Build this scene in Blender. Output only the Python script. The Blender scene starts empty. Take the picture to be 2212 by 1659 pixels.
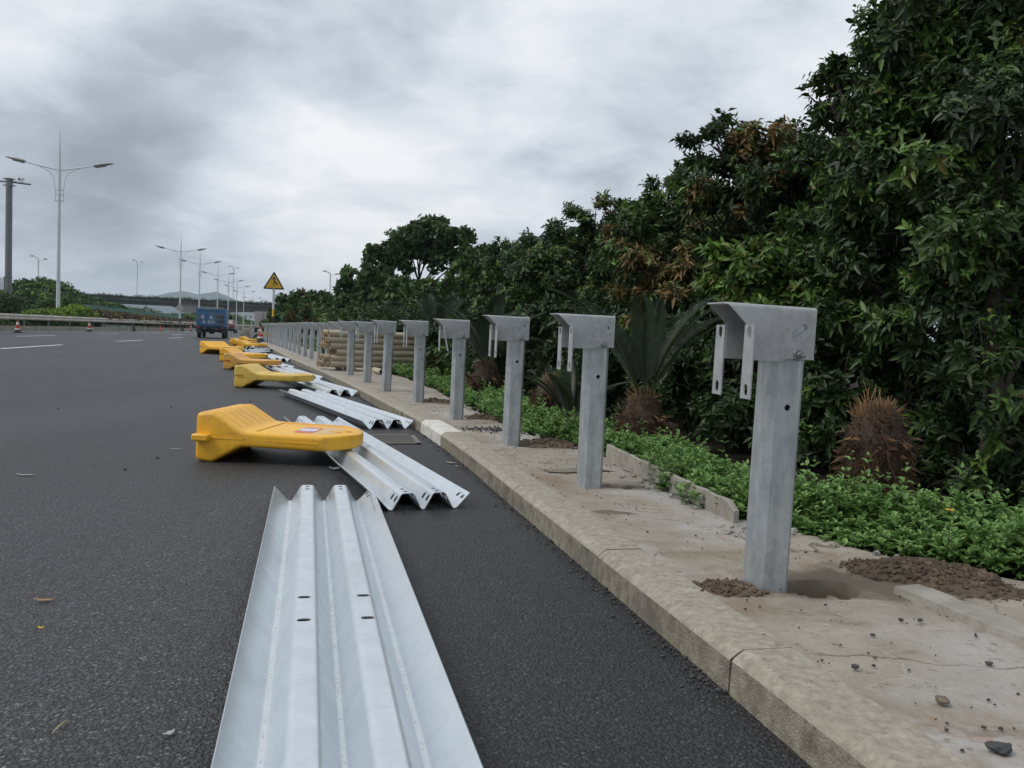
import bpy, bmesh, math, random
import numpy as np
from mathutils import Vector, Matrix
R = math.radians
random.seed(7)
rng = np.random.default_rng(11)
scene = bpy.context.scene
col = scene.collection

# ------------------------------------------------------------------ camera
HC = 0.91                     # eye height above the road
KH = 0.11                     # kerb / verge height
PITCH, ROLL = R(3.169), R(2.401)
cam_d = bpy.data.cameras.new("camera")
cam_d.sensor_fit = 'HORIZONTAL'; cam_d.sensor_width = 36; cam_d.lens = 36 * 2734 / 3264
cam_d.clip_start = 0.05; cam_d.clip_end = 9000
cam = bpy.data.objects.new("camera", cam_d); col.objects.link(cam)
cam.matrix_world = Matrix.Translation((0, 0, HC)) @ Matrix.Rotation(math.pi/2 - PITCH, 4, 'X') @ Matrix.Rotation(ROLL, 4, 'Z')
scene.camera = cam
scene.render.resolution_x = 1024; scene.render.resolution_y = 768

def ray(px, py):              # survey helper: a sighting direction measured on the 2212 px wide photo
    u = (px - 1106) / 1852.9; v = -(py - 829.5) / 1852.9
    c, s = math.cos(ROLL), math.sin(ROLL)
    u2, v2 = c*u - s*v, s*u + c*v
    return Vector((u2, math.cos(PITCH) + v2*math.sin(PITCH), -math.sin(PITCH) + v2*math.cos(PITCH)))
def gp(px, py, z=0.0):        # the sighted point on a level surface of height z
    r = ray(px, py); return Vector((0, 0, HC)) + r * ((z - HC) / r.z)
def at(px, py, Y):            # the sighted point at a known distance
    r = ray(px, py); return Vector((0, 0, HC)) + r * (Y / r.y)

# ------------------------------------------------------------------ sky, sun, exposure
SUN_EL, SUN_AZ = R(50), R(248)
w = bpy.data.worlds.new("World"); scene.world = w; w.use_nodes = True
nt = w.node_tree; nt.nodes.clear(); N = nt.nodes.new; L = nt.links.new
out = N('ShaderNodeOutputWorld'); mixs = N('ShaderNodeMixShader')
sky = N('ShaderNodeTexSky'); sky.sky_type = 'NISHITA'; sky.sun_disc = False
sky.sun_elevation = SUN_EL; sky.sun_rotation = SUN_AZ
bg1 = N('ShaderNodeBackground'); bg1.inputs['Strength'].default_value = 0.07; L(sky.outputs[0], bg1.inputs[0])
tc = N('ShaderNodeTexCoord')
nrm = N('ShaderNodeVectorMath'); nrm.operation = 'NORMALIZE'; L(tc.outputs['Generated'], nrm.inputs[0])
sep = N('ShaderNodeSeparateXYZ'); L(nrm.outputs[0], sep.inputs[0])
def M(op, a, b=None, c=None, clamp=False):
    n = N('ShaderNodeMath'); n.operation = op; n.use_clamp = clamp
    for i, q in enumerate((a, b, c)):
        if q is None: continue
        if isinstance(q, (int, float)): n.inputs[i].default_value = q
        else: L(q, n.inputs[i])
    return n.outputs[0]
zc = M('MAXIMUM', sep.outputs[2], 0.0)
den = M('ADD', zc, 0.30)
cx_ = M('DIVIDE', sep.outputs[0], den); cy_ = M('DIVIDE', sep.outputs[1], den)
comb = N('ShaderNodeCombineXYZ'); L(cx_, comb.inputs[0]); L(cy_, comb.inputs[1])
n1 = N('ShaderNodeTexNoise'); n1.inputs['Scale'].default_value = 2.1; n1.inputs['Detail'].default_value = 9; n1.inputs['Roughness'].default_value = 0.5; n1.inputs['Distortion'].default_value = 0.35
L(comb.outputs[0], n1.inputs['Vector'])
n2 = N('ShaderNodeTexNoise'); n2.inputs['Scale'].default_value = 6.0; n2.inputs['Detail'].default_value = 6; n2.inputs['Roughness'].default_value = 0.6; n2.inputs['Distortion'].default_value = 0.5
L(comb.outputs[0], n2.inputs['Vector'])
# cloud banks seen in the sky: (sighting, size, amount)
warp = N('ShaderNodeVectorMath'); warp.operation = 'MULTIPLY_ADD'
n3 = N('ShaderNodeTexNoise'); n3.inputs['Scale'].default_value = 5.0; n3.inputs['Detail'].default_value = 5; L(nrm.outputs[0], n3.inputs['Vector'])
sub = N('ShaderNodeVectorMath'); sub.operation = 'SUBTRACT'; L(n3.outputs['Color'], sub.inputs[0]); sub.inputs[1].default_value = (.5, .5, .5)
L(sub.outputs[0], warp.inputs[0]); warp.inputs[1].default_value = (.16, .16, .10); L(nrm.outputs[0], warp.inputs[2])
BANKS = [((250, 290), .13, -.40), ((480, 225), .10, -.30), ((110, 360), .10, -.32), ((700, 110), .10, -.26), ((860, 200), .07, -.18),
         ((240, 400), .07, -.30), ((1350, 260), .13, -.14), ((40, 60), .13, .30), ((590, 320), .09, .42), ((780, 300), .10, .30), ((700, 560), .09, .14), ((1000, 430), .09, .12), ((350, 470), .06, .14), ((480, 400), .05, .14),
         ((130, 470), .07, .24), ((300, 80), .07, .10), ((330, 600), .09, .10), ((820, 430), .07, -.10), ((350, 520), .06, -.10), ((1180, 90), .06, .16), ((1650, 90), .16, .10), ((500, 590), .05, -.08)]
acc = M('MULTIPLY_ADD', M('SUBTRACT', n1.outputs[0], .5), 1.35, .665)
acc = M('MULTIPLY_ADD', M('SUBTRACT', n2.outputs[0], .5), .58, acc)
zd = N('ShaderNodeMapRange'); zd.interpolation_type = 'SMOOTHSTEP'; L(sep.outputs[2], zd.inputs[0]); zd.inputs[1].default_value = .30; zd.inputs[2].default_value = .75; zd.inputs[3].default_value = 0; zd.inputs[4].default_value = .0
acc = M('SUBTRACT', acc, zd.outputs[0])
yb = N('ShaderNodeMapRange'); yb.interpolation_type = 'SMOOTHSTEP'; L(sep.outputs[1], yb.inputs[0]); yb.inputs[1].default_value = .05; yb.inputs[2].default_value = -.55; yb.inputs[3].default_value = 0; yb.inputs[4].default_value = .28  # unseen sky behind the camera dimmed so faces turned that way come darker
acc = M('SUBTRACT', acc, yb.outputs[0])
for (p, s, a) in BANKS:
    d = ray(*p).normalized()
    sb = N('ShaderNodeVectorMath'); sb.operation = 'DISTANCE'; L(warp.outputs[0], sb.inputs[0]); sb.inputs[1].default_value = d
    q = M('POWER', M('DIVIDE', sb.outputs['Value'], s), 2.0)
    acc = M('MULTIPLY_ADD', M('EXPONENT', M('MULTIPLY', q, -0.7)), a*1.1, acc)
cr = N('ShaderNodeValToRGB'); L(acc, cr.inputs[0])
cr.color_ramp.interpolation = 'LINEAR'
el = cr.color_ramp.elements
el[0].position = 0.02; el[0].color = (.31, .35, .405, 1)
el[1].position = 1.0; el[1].color = (.98, .99, 1.0, 1)
e = el.new(.35); e.color = (.47, .52, .59, 1)
e = el.new(.65); e.color = (.72, .77, .835, 1)
bg2 = N('ShaderNodeBackground'); bg2.inputs['Strength'].default_value = 1.0; L(cr.outputs[0], bg2.inputs[0])
mixs.inputs[0].default_value = 0.94
L(bg1.outputs[0], mixs.inputs[1]); L(bg2.outputs[0], mixs.inputs[2]); L(mixs.outputs[0], out.inputs[0])

sd = bpy.data.lights.new("sun", 'SUN'); sd.energy = 1.7; sd.angle = R(30); sd.color = (1.0, .96, .9)
sun = bpy.data.objects.new("sun", sd); col.objects.link(sun)
sun.rotation_euler = (math.pi/2 - SUN_EL, 0, math.pi - SUN_AZ)
scene.view_settings.view_transform = 'Standard'; scene.view_settings.look = 'None'
scene.view_settings.exposure = 0.08; scene.view_settings.gamma = 1.0
scene.view_settings.use_curve_mapping = False
scene.render.engine = 'CYCLES'

# ------------------------------------------------------------------ helpers
def tag(o, label=None, cat=None, group=None, kind=None):
    if label: o['label'] = label
    if cat: o['category'] = cat
    if group: o['group'] = group
    if kind: o['kind'] = kind
    return o
def link(o, parent=None):
    col.objects.link(o)
    if parent is not None: o.parent = parent
    return o
def empty(name, loc, rz=0.0):
    o = bpy.data.objects.new(name, None); o.empty_display_size = .2
    o.location = loc; o.rotation_euler = (0, 0, rz); return link(o)
def sharpen(me, ang=35):
    me.polygons.foreach_set('use_smooth', [True]*len(me.polygons))
    if ang < 179: me.set_sharp_from_angle(angle=R(ang))
def mesh_np(name, V, faces, mat, attrs=None, parent=None, smooth=False):
    """faces: list of (n,k) int arrays; attrs: {name: per-face float array}"""
    V = np.ascontiguousarray(V, dtype=np.float32)
    me = bpy.data.meshes.new(name)
    idx = np.concatenate([f.ravel() for f in faces]).astype(np.int32)
    cnt = np.concatenate([np.full(len(f), f.shape[1]) for f in faces])
    st = np.concatenate([[0], np.cumsum(cnt)[:-1]]).astype(np.int32)
    me.vertices.add(len(V)); me.vertices.foreach_set('co', V.ravel())
    me.loops.add(len(idx)); me.loops.foreach_set('vertex_index', idx)
    me.polygons.add(len(cnt)); me.polygons.foreach_set('loop_start', st)
    if smooth: me.polygons.foreach_set('use_smooth', np.ones(len(cnt), dtype=bool))
    me.update(calc_edges=True)
    for k, a in (attrs or {}).items():
        at_ = me.attributes.new(k, 'FLOAT', 'FACE'); at_.data.foreach_set('value', np.asarray(a, dtype=np.float32))
    me.materials.append(mat)
    return link(bpy.data.objects.new(name, me), parent)
class MB:
    def __init__(s): s.v = []; s.f = []
    def add(s, V, F):
        b = len(s.v); s.v += [tuple(p) for p in V]; s.f += [tuple(b+i for i in f) for f in F]; return s
    def box(s, c, d, rot=None):
        hx, hy, hz = d[0]/2, d[1]/2, d[2]/2
        P = [Vector((x, y, z)) for x in (-hx, hx) for y in (-hy, hy) for z in (-hz, hz)]
        if rot is not None: P = [rot @ p for p in P]
        P = [p + Vector(c) for p in P]
        return s.add(P, [(0,1,3,2),(4,6,7,5),(0,4,5,1),(2,3,7,6),(0,2,6,4),(1,5,7,3)])
    def tube(s, path, rad, n=8, cap=True, squash=1.0):
        path = [Vector(p) for p in path]
        if not hasattr(rad, '__len__'): rad = [rad]*len(path)
        V = []; F = []
        t0 = (path[1]-path[0]).normalized()
        a = t0.orthogonal().normalized()
        for i, p in enumerate(path):
            t = (path[min(i+1, len(path)-1)] - path[max(i-1, 0)]).normalized()
            a = (a - t*a.dot(t)).normalized(); b = t.cross(a)
            for k in range(n):
                q = 2*math.pi*k/n
                V.append(p + (a*math.cos(q) + b*math.sin(q)*squash)*rad[i])
        for i in range(len(path)-1):
            for k in range(n):
                F.append((i*n+k, i*n+(k+1)%n, (i+1)*n+(k+1)%n, (i+1)*n+k))
        if cap: F.append(tuple(range(n))[::-1]); F.append(tuple((len(path)-1)*n+k for k in range(n)))
        return s.add(V, F)
    def prism(s, poly, axis, a, b):
        """poly of 2-D points, extruded along axis between a and b. axis 'y': poly is (x,z); 'x': (y,z); 'z': (x,y)"""
        def P(p, t):
            return {'y': (p[0], t, p[1]), 'x': (t, p[0], p[1]), 'z': (p[0], p[1], t)}[axis]
        n = len(poly); V = [P(p, a) for p in poly] + [P(p, b) for p in poly]
        F = [tuple(range(n))[::-1], tuple(range(n, 2*n))] + [(i, (i+1) % n, n+(i+1) % n, n+i) for i in range(n)]
        return s.add(V, F)
    def loft(s, rings, cap=True):
        n = len(rings[0]); V = [p for r in rings for p in r]; F = []
        for i in range(len(rings)-1):
            for k in range(n): F.append((i*n+k, i*n+(k+1) % n, (i+1)*n+(k+1) % n, (i+1)*n+k))
        if cap: F.append(tuple(range(n))[::-1]); F.append(tuple((len(rings)-1)*n+k for k in range(n)))
        return s.add(V, F)
    def mesh(s, name, mat):
        me = bpy.data.meshes.new(name); me.from_pydata([tuple(p) for p in s.v], [], s.f)
        bm = bmesh.new(); bm.from_mesh(me); bmesh.ops.recalc_face_normals(bm, faces=bm.faces); bm.to_mesh(me); bm.free()
        me.materials.append(mat); return me
    def build(s, name, mat, parent=None, ang=35, bevel=0):
        me = s.mesh(name, mat)
        if ang: sharpen(me, ang)
        o = link(bpy.data.objects.new(name, me), parent)
        if bevel:
            m = o.modifiers.new('bevel', 'BEVEL'); m.width = bevel; m.segments = 2; m.limit_method = 'ANGLE'; m.angle_limit = R(40)
        return o
def boolcut(o, cutter):
    """cut the builder's solids out of the mesh of o"""
    c = cutter.build('cutter', o.data.materials[0], None, ang=0)
    c.matrix_world = o.matrix_world.copy() if o.parent is None else Matrix()
    m = o.modifiers.new('b', 'BOOLEAN'); m.operation = 'DIFFERENCE'; m.object = c; m.solver = 'EXACT'; m.use_self = True
    par = o.parent; o.parent = None; mw = o.matrix_basis.copy(); o.matrix_basis = Matrix(); c.matrix_world = Matrix()
    bpy.context.view_layer.update()
    dg = bpy.context.evaluated_depsgraph_get()
    me = bpy.data.meshes.new_from_object(o.evaluated_get(dg))
    o.modifiers.remove(m); o.data = me; o.matrix_basis = mw; o.parent = par
    me_c = c.data; bpy.data.objects.remove(c); bpy.data.meshes.remove(me_c)
    sharpen(me, 30); return o
def stadium(cx, cy, half, r, ang=0, n=6):
    pts = []
    for s_, a0 in ((1, -90), (-1, 90)):
        for k in range(n+1):
            a = R(a0 + 180*k/n); pts.append((s_*half + r*math.cos(a), r*math.sin(a)))
    ca, sa = math.cos(ang), math.sin(ang)
    return [(cx + x*ca - y*sa, cy + x*sa + y*ca) for x, y in pts]
def chaikin(P, n, closed=False):
    P = [Vector(p) for p in P]
    for _ in range(n):
        Q = [] if closed else [P[0]]
        rngk = range(len(P)) if closed else range(len(P)-1)
        for i in rngk:
            a, b = P[i], P[(i+1) % len(P)]
            Q += [a*.75 + b*.25, a*.25 + b*.75]
        if not closed: Q.append(P[-1])
        P = Q
    return P
def copy_tree(o, parent=None):
    c = o.copy(); col.objects.link(c)
    if parent is not None: c.parent = parent
    for ch in list(o.children): copy_tree(ch, c)
    return c
def fillet(P, d, n=2):
    P = [Vector(p) for p in P]; Q = [P[0]]
    for i in range(1, len(P)-1):
        a, b = (P[i-1]-P[i]), (P[i+1]-P[i]); Q += [P[i] + a.normalized()*min(d, a.length*.45), P[i] + a.normalized()*d*.02, P[i] + b.normalized()*min(d, b.length*.45)]
    Q.append(P[-1]); return chaikin(Q, n)
def hermite(xs, ys):
    xs = np.array(xs, float); ys = np.array(ys, float); m = np.gradient(ys, xs)
    def f(x):
        x = np.clip(np.asarray(x, float), xs[0], xs[-1]); i = np.clip(np.searchsorted(xs, x) - 1, 0, len(xs)-2)
        h = xs[i+1]-xs[i]; t = (x-xs[i])/h
        return ((2*t**3-3*t**2+1)*ys[i] + (t**3-2*t**2+t)*h*m[i] + (-2*t**3+3*t**2)*ys[i+1] + (t**3-t**2)*h*m[i+1])
    return f
def fnoise(P, freq, seed=0, octv=3):
    """cheap smooth pseudo noise in about -1..1 at points (n,3)"""
    r = np.random.default_rng(seed); P = np.asarray(P, float); o = np.zeros(len(P)); a = 1.0; tot = 0
    for k in range(octv):
        for j in range(4):
            d = r.normal(size=3); d /= np.linalg.norm(d)
            o += a*np.sin(P @ d * freq * (1+.3*j) * 2*np.pi + r.uniform(0, 7)); 
        tot += a*2.2; freq *= 2.03; a *= .55
    return o/tot

# ------------------------------------------------------------------ materials
def new_mat(name):
    m = bpy.data.materials.new(name); m.use_nodes = True; nt = m.node_tree
    return m, nt, nt.nodes['Principled BSDF']
def mat(name, c1, c2=None, scale=8., rough=.6, metal=0., bump=0., bscale=60., spec=.5, detail=6, rvar=0., stretch=None, lo=.35, hi=.65, coat=0.):
    """two-tone noise material in object space"""
    m, nt, b = new_mat(name); N = nt.nodes.new; L = nt.links.new
    tc = N('ShaderNodeTexCoord'); src = tc.outputs['Object']
    if stretch:
        mp = N('ShaderNodeMapping'); mp.inputs['Scale'].default_value = stretch; L(src, mp.inputs[0]); src = mp.outputs[0]
    c2 = c2 or tuple(x*.82 for x in c1)
    nz = N('ShaderNodeTexNoise'); nz.inputs['Scale'].default_value = scale; nz.inputs['Detail'].default_value = detail; nz.inputs['Roughness'].default_value = .62; L(src, nz.inputs['Vector'])
    rp = N('ShaderNodeValToRGB'); rp.color_ramp.elements[0].position = lo; rp.color_ramp.elements[1].position = hi
    rp.color_ramp.elements[0].color = (*c2, 1); rp.color_ramp.elements[1].color = (*c1, 1); L(nz.outputs[0], rp.inputs[0])
    L(rp.outputs[0], b.inputs['Base Color'])
    b.inputs['Roughness'].default_value = rough; b.inputs['Metallic'].default_value = metal
    b.inputs['Specular IOR Level'].default_value = spec
    if coat: b.inputs['Coat Weight'].default_value = coat
    if rvar:
        mr = N('ShaderNodeMapRange'); L(nz.outputs[0], mr.inputs[0]); mr.inputs[1].default_value = .3; mr.inputs[2].default_value = .7
        mr.inputs[3].default_value = rough-rvar; mr.inputs[4].default_value = rough+rvar; L(mr.outputs[0], b.inputs['Roughness'])
    if bump:
        n2 = N('ShaderNodeTexNoise'); n2.inputs['Scale'].default_value = bscale; n2.inputs['Detail'].default_value = 4; L(src, n2.inputs['Vector'])
        bp = N('ShaderNodeBump'); bp.inputs['Strength'].default_value = bump; bp.inputs['Distance'].default_value = .01; L(n2.outputs[0], bp.inputs['Height']); L(bp.outputs[0], b.inputs['Normal'])
    m['_n'] = 1
    return m
def stain(m, colr, scale, lo, hi, amount=1.0, detail=8, seed=0., stretch=(1, 1, 1)):
    """lay blotches of another real colour (dirt, rust, wear) over a material"""
    nt = m.node_tree; N = nt.nodes.new; L = nt.links.new; b = nt.nodes['Principled BSDF']
    src = b.inputs['Base Color'].links[0].from_socket
    tc = N('ShaderNodeTexCoord'); mp = N('ShaderNodeMapping'); mp.inputs['Location'].default_value = (seed*3.1, seed*1.7, seed); mp.inputs['Scale'].default_value = stretch
    L(tc.outputs['Object'], mp.inputs[0])
    nz = N('ShaderNodeTexNoise'); nz.inputs['Scale'].default_value = scale; nz.inputs['Detail'].default_value = detail; nz.inputs['Roughness'].default_value = .65; L(mp.outputs[0], nz.inputs['Vector'])
    mr = N('ShaderNodeMapRange'); mr.inputs[1].default_value = lo; mr.inputs[2].default_value = hi; mr.inputs[3].default_value = 0; mr.inputs[4].default_value = amount; L(nz.outputs[0], mr.inputs[0])
    mx = N('ShaderNodeMixRGB'); L(mr.outputs[0], mx.inputs[0]); L(src, mx.inputs[1]); mx.inputs[2].default_value = (*colr, 1)
    L(mx.outputs[0], b.inputs['Base Color']); return m
def attr_mix(m, attr, colr):
    nt = m.node_tree; N = nt.nodes.new; L = nt.links.new; b = nt.nodes['Principled BSDF']
    src = b.inputs['Base Color'].links[0].from_socket
    a = N('ShaderNodeAttribute'); a.attribute_name = attr
    mx = N('ShaderNodeMixRGB'); L(a.outputs['Fac'], mx.inputs[0]); L(src, mx.inputs[1]); mx.inputs[2].default_value = (*colr, 1)
    L(mx.outputs[0], b.inputs['Base Color']); return m
def leaf_mat(name, stops, rough=.45, trans=.22, spec=.4):
    m, nt, b = new_mat(name); N = nt.nodes.new; L = nt.links.new
    a = N('ShaderNodeAttribute'); a.attribute_name = 'tint'
    rp = N('ShaderNodeValToRGB'); L(a.outputs['Fac'], rp.inputs[0]); els = rp.color_ramp.elements
    els[0].position = stops[0][0]; els[0].color = (*stops[0][1], 1); els[1].position = stops[-1][0]; els[1].color = (*stops[-1][1], 1)
    for p, c in stops[1:-1]:
        e = els.new(p); e.color = (*c, 1)
    L(rp.outputs[0], b.inputs['Base Color']); b.inputs['Roughness'].default_value = rough; b.inputs['Specular IOR Level'].default_value = spec
    t = N('ShaderNodeBsdfTranslucent'); L(rp.outputs[0], t.inputs[0])
    mx = N('ShaderNodeMixShader'); mx.inputs[0].default_value = trans
    o = nt.nodes['Material Output']; L(b.outputs[0], mx.inputs[1]); L(t.outputs[0], mx.inputs[2]); L(mx.outputs[0], o.inputs[0])
    return m

def asphalt():
    m, nt, b = new_mat('asphalt'); N = nt.nodes.new; L = nt.links.new
    tc = N('ShaderNodeTexCoord')
    vo = N('ShaderNodeTexVoronoi'); vo.inputs['Scale'].default_value = 115; L(tc.outputs['Object'], vo.inputs['Vector'])
    v2 = N('ShaderNodeTexVoronoi'); v2.inputs['Scale'].default_value = 210; L(tc.outputs['Object'], v2.inputs['Vector'])
    rp = N('ShaderNodeValToRGB'); sp = N('ShaderNodeSeparateColor'); L(vo.outputs['Color'], sp.inputs[0]); L(sp.outputs[0], rp.inputs[0])
    e = rp.color_ramp.elements; e[0].color = (.013, .013, .015, 1); e[1].color = (.10, .10, .105, 1); e[1].position = 1.0
    q = e.new(.93); q.color = (.049, .049, .053, 1)
    q = e.new(.99); q.color = (.12, .118, .115, 1)
    big = N('ShaderNodeTexNoise'); big.inputs['Scale'].default_value = .35; big.inputs['Detail'].default_value = 5
    mp = N('ShaderNodeMapping'); mp.inputs['Rotation'].default_value = (0, 0, R(-16)); mp.inputs['Scale'].default_value = (2.2, .35, 1); L(tc.outputs['Object'], mp.inputs[0]); L(mp.outputs[0], big.inputs['Vector'])
    big2 = N('ShaderNodeTexNoise'); big2.inputs['Scale'].default_value = .9; big2.inputs['Detail'].default_value = 7; mp2 = N('ShaderNodeMapping'); mp2.inputs['Rotation'].default_value = (0, 0, R(-17)); mp2.inputs['Scale'].default_value = (.9, .06, 1); L(tc.outputs['Object'], mp2.inputs[0]); L(mp2.outputs[0], big2.inputs['Vector'])
    mr2 = N('ShaderNodeMapRange'); L(big2.outputs[0], mr2.inputs[0]); mr2.inputs[1].default_value = .32; mr2.inputs[2].default_value = .68; mr2.inputs[3].default_value = .72; mr2.inputs[4].default_value = 1.3
    mr = N('ShaderNodeMapRange'); L(big.outputs[0], mr.inputs[0]); mr.inputs[1].default_value = .3; mr.inputs[2].default_value = .7; mr.inputs[3].default_value = .60; mr.inputs[4].default_value = 1.42
    gp_ = N('ShaderNodeMapRange'); gp_.interpolation_type = 'SMOOTHSTEP'; L(vo.outputs['Distance'], gp_.inputs[0]); gp_.inputs[1].default_value = .34; gp_.inputs[2].default_value = .62; gp_.inputs[3].default_value = 1.25; gp_.inputs[4].default_value = .22
    mm = N('ShaderNodeVectorMath'); mm.operation = 'MULTIPLY'; L(rp.outputs[0], mm.inputs[0]); L(gp_.outputs[0], mm.inputs[1])
    mx = N('ShaderNodeVectorMath'); mx.operation = 'MULTIPLY'; m3 = N('ShaderNodeVectorMath'); m3.operation = 'MULTIPLY'; L(mm.outputs[0], m3.inputs[0]); L(mr2.outputs[0], m3.inputs[1]); L(m3.outputs[0], mx.inputs[0]); L(mr.outputs[0], mx.inputs[1])
    L(mx.outputs[0], b.inputs['Base Color'])
    b.inputs['Roughness'].default_value = .55; b.inputs['Specular IOR Level'].default_value = .55
    ad = N('ShaderNodeMath'); ad.operation = 'ADD'; L(vo.outputs['Distance'], ad.inputs[0])
    ml = N('ShaderNodeMath'); ml.operation = 'MULTIPLY'; ml.inputs[1].default_value = .5; L(v2.outputs['Distance'], ml.inputs[0]); L(ml.outputs[0], ad.inputs[1])
    bp = N('ShaderNodeBump'); bp.invert = True; bp.inputs['Strength'].default_value = .9; bp.inputs['Distance'].default_value = .007; L(ad.outputs[0], bp.inputs['Height']); L(bp.outputs[0], b.inputs['Normal'])
    return m
M_ASPH = asphalt()
M_WHITE = stain(mat('road_paint', (.74, .74, .72), (.6, .6, .58), 6, .6), (.2, .2, .2), 30, .55, .75, .6)
M_KTOP = mat('kerb_top', (.385, .35, .285), (.255, .228, .18), 34, .9, bump=.5, bscale=220, detail=12)
stain(M_KTOP, (.19, .165, .125), 9, .54, .68, .75, detail=14); stain(M_KTOP, (.50, .465, .39), 13, .58, .70, .6, seed=2, detail=14); stain(M_KTOP, (.13, .11, .08), 75, .60, .68, .7, seed=11); stain(M_KTOP, (.10, .085, .06), 40, .66, .72, .8, seed=4)
M_KFACE = mat('kerb_face', (.31, .28, .215), (.17, .15, .115), 20, .9, bump=.7, bscale=150, detail=10)
stain(M_KFACE, (.085, .08, .07), 2.4, .55, .70, .85, seed=3); stain(M_KFACE, (.12, .065, .03), 16, .58, .68, .85, seed=5, stretch=(1, 1, .3)); stain(M_KFACE, (.07, .06, .05), 55, .64, .7, .9, seed=1)
M_JOINT = mat('joint', (.05, .045, .038), rough=.95)
M_KWHITE = stain(stain(mat('kerb_paint', (.66, .645, .60), (.52, .50, .45), 12, .75, bump=.2, bscale=90), (.40, .36, .28), 9, .52, .66, .75), (.2, .18, .14), 40, .62, .7, .7)
M_CONC = mat('verge_concrete', (.335, .295, .245), (.24, .205, .16), 4.5, .8, bump=.5, bscale=60, rvar=.08, detail=12)
stain(M_CONC, (.375, .36, .34), 1.3, .48, .62, .85, seed=6, detail=12); stain(M_CONC, (.215, .165, .11), 1.9, .52, .66, .9, seed=1, detail=12); stain(M_CONC, (.29, .155, .075), 4.5, .62, .72, .7, seed=8, detail=12); stain(M_CONC, (.14, .115, .09), 22, .60, .68, .8, seed=2); stain(M_CONC, (.17, .14, .105), 7, .58, .66, .7, seed=15, detail=12, stretch=(.6, 1.6, 1)); stain(M_CONC, (.52, .49, .43), 14, .66, .74, .45, seed=12)
def cracks(m, colr, scale, width, amount):
    nt = m.node_tree; N = nt.nodes.new; L = nt.links.new; b = nt.nodes['Principled BSDF']; src = b.inputs['Base Color'].links[0].from_socket
    tc = N('ShaderNodeTexCoord'); nz = N('ShaderNodeTexNoise'); nz.inputs['Scale'].default_value = 3; nz.inputs['Detail'].default_value = 8; L(tc.outputs['Object'], nz.inputs['Vector'])
    ma = N('ShaderNodeVectorMath'); ma.operation = 'MULTIPLY_ADD'; L(nz.outputs['Color'], ma.inputs[0]); ma.inputs[1].default_value = (.45, .45, .45); L(tc.outputs['Object'], ma.inputs[2])
    vo = N('ShaderNodeTexVoronoi'); vo.feature = 'DISTANCE_TO_EDGE'; vo.inputs['Scale'].default_value = scale; L(ma.outputs[0], vo.inputs['Vector'])
    mr = N('ShaderNodeMapRange'); L(vo.outputs['Distance'], mr.inputs[0]); mr.inputs[1].default_value = width*.3; mr.inputs[2].default_value = width; mr.inputs[3].default_value = amount; mr.inputs[4].default_value = 0
    n2 = N('ShaderNodeTexNoise'); n2.inputs['Scale'].default_value = 2.2; L(tc.outputs['Object'], n2.inputs['Vector'])
    mk = N('ShaderNodeMapRange'); L(n2.outputs[0], mk.inputs[0]); mk.inputs[1].default_value = .45; mk.inputs[2].default_value = .6
    ml = N('ShaderNodeMath'); ml.operation = 'MULTIPLY'; L(mr.outputs[0], ml.inputs[0]); L(mk.outputs[0], ml.inputs[1])
    mx = N('ShaderNodeMixRGB'); L(ml.outputs[0], mx.inputs[0]); L(src, mx.inputs[1]); mx.inputs[2].default_value = (*colr, 1); L(mx.outputs[0], b.inputs['Base Color'])
cracks(M_CONC, (.10, .085, .065), 1.1, .010, .85); cracks(M_CONC, (.46, .43, .38), 2.3, .011, .3)
attr_mix(M_CONC, 'soil', (.115, .085, .058))
M_GREYC = stain(mat('old_concrete', (.34, .32, .28), (.24, .22, .185), 9, .9, bump=.4, bscale=90), (.12, .105, .085), 4, .5, .68, .8, seed=4)
M_SOIL = stain(mat('soil', (.14, .10, .066), (.07, .05, .034), 22, .95, bump=.8, bscale=90), (.26, .21, .155), 30, .58, .68, .7)
M_DIRT = mat('forest_floor', (.028, .022, .015), (.012, .010, .008), 6, .95, bump=.6, bscale=40, spec=.1)
M_STONE = mat('stone', (.07, .068, .066), (.04, .04, .04), 40, .85, bump=.4, bscale=120)
M_BSTONE = mat('brown_stone', (.20, .165, .115), (.12, .095, .065), 40, .85, bump=.4, bscale=120)
M_MORTAR = mat('mortar', (.33, .315, .29), (.23, .215, .195), 18, .9, bump=.6, bscale=90)
M_GRASS = mat('verge_grass', (.06, .085, .03), (.035, .05, .018), 3, .9, bump=.5, bscale=20)
M_LAND = mat('land', (.05, .07, .03), (.035, .05, .022), .05, .95)
M_MTN = mat('mountain_forest', (.045, .06, .03), (.03, .045, .022), .01, .95)

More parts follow.
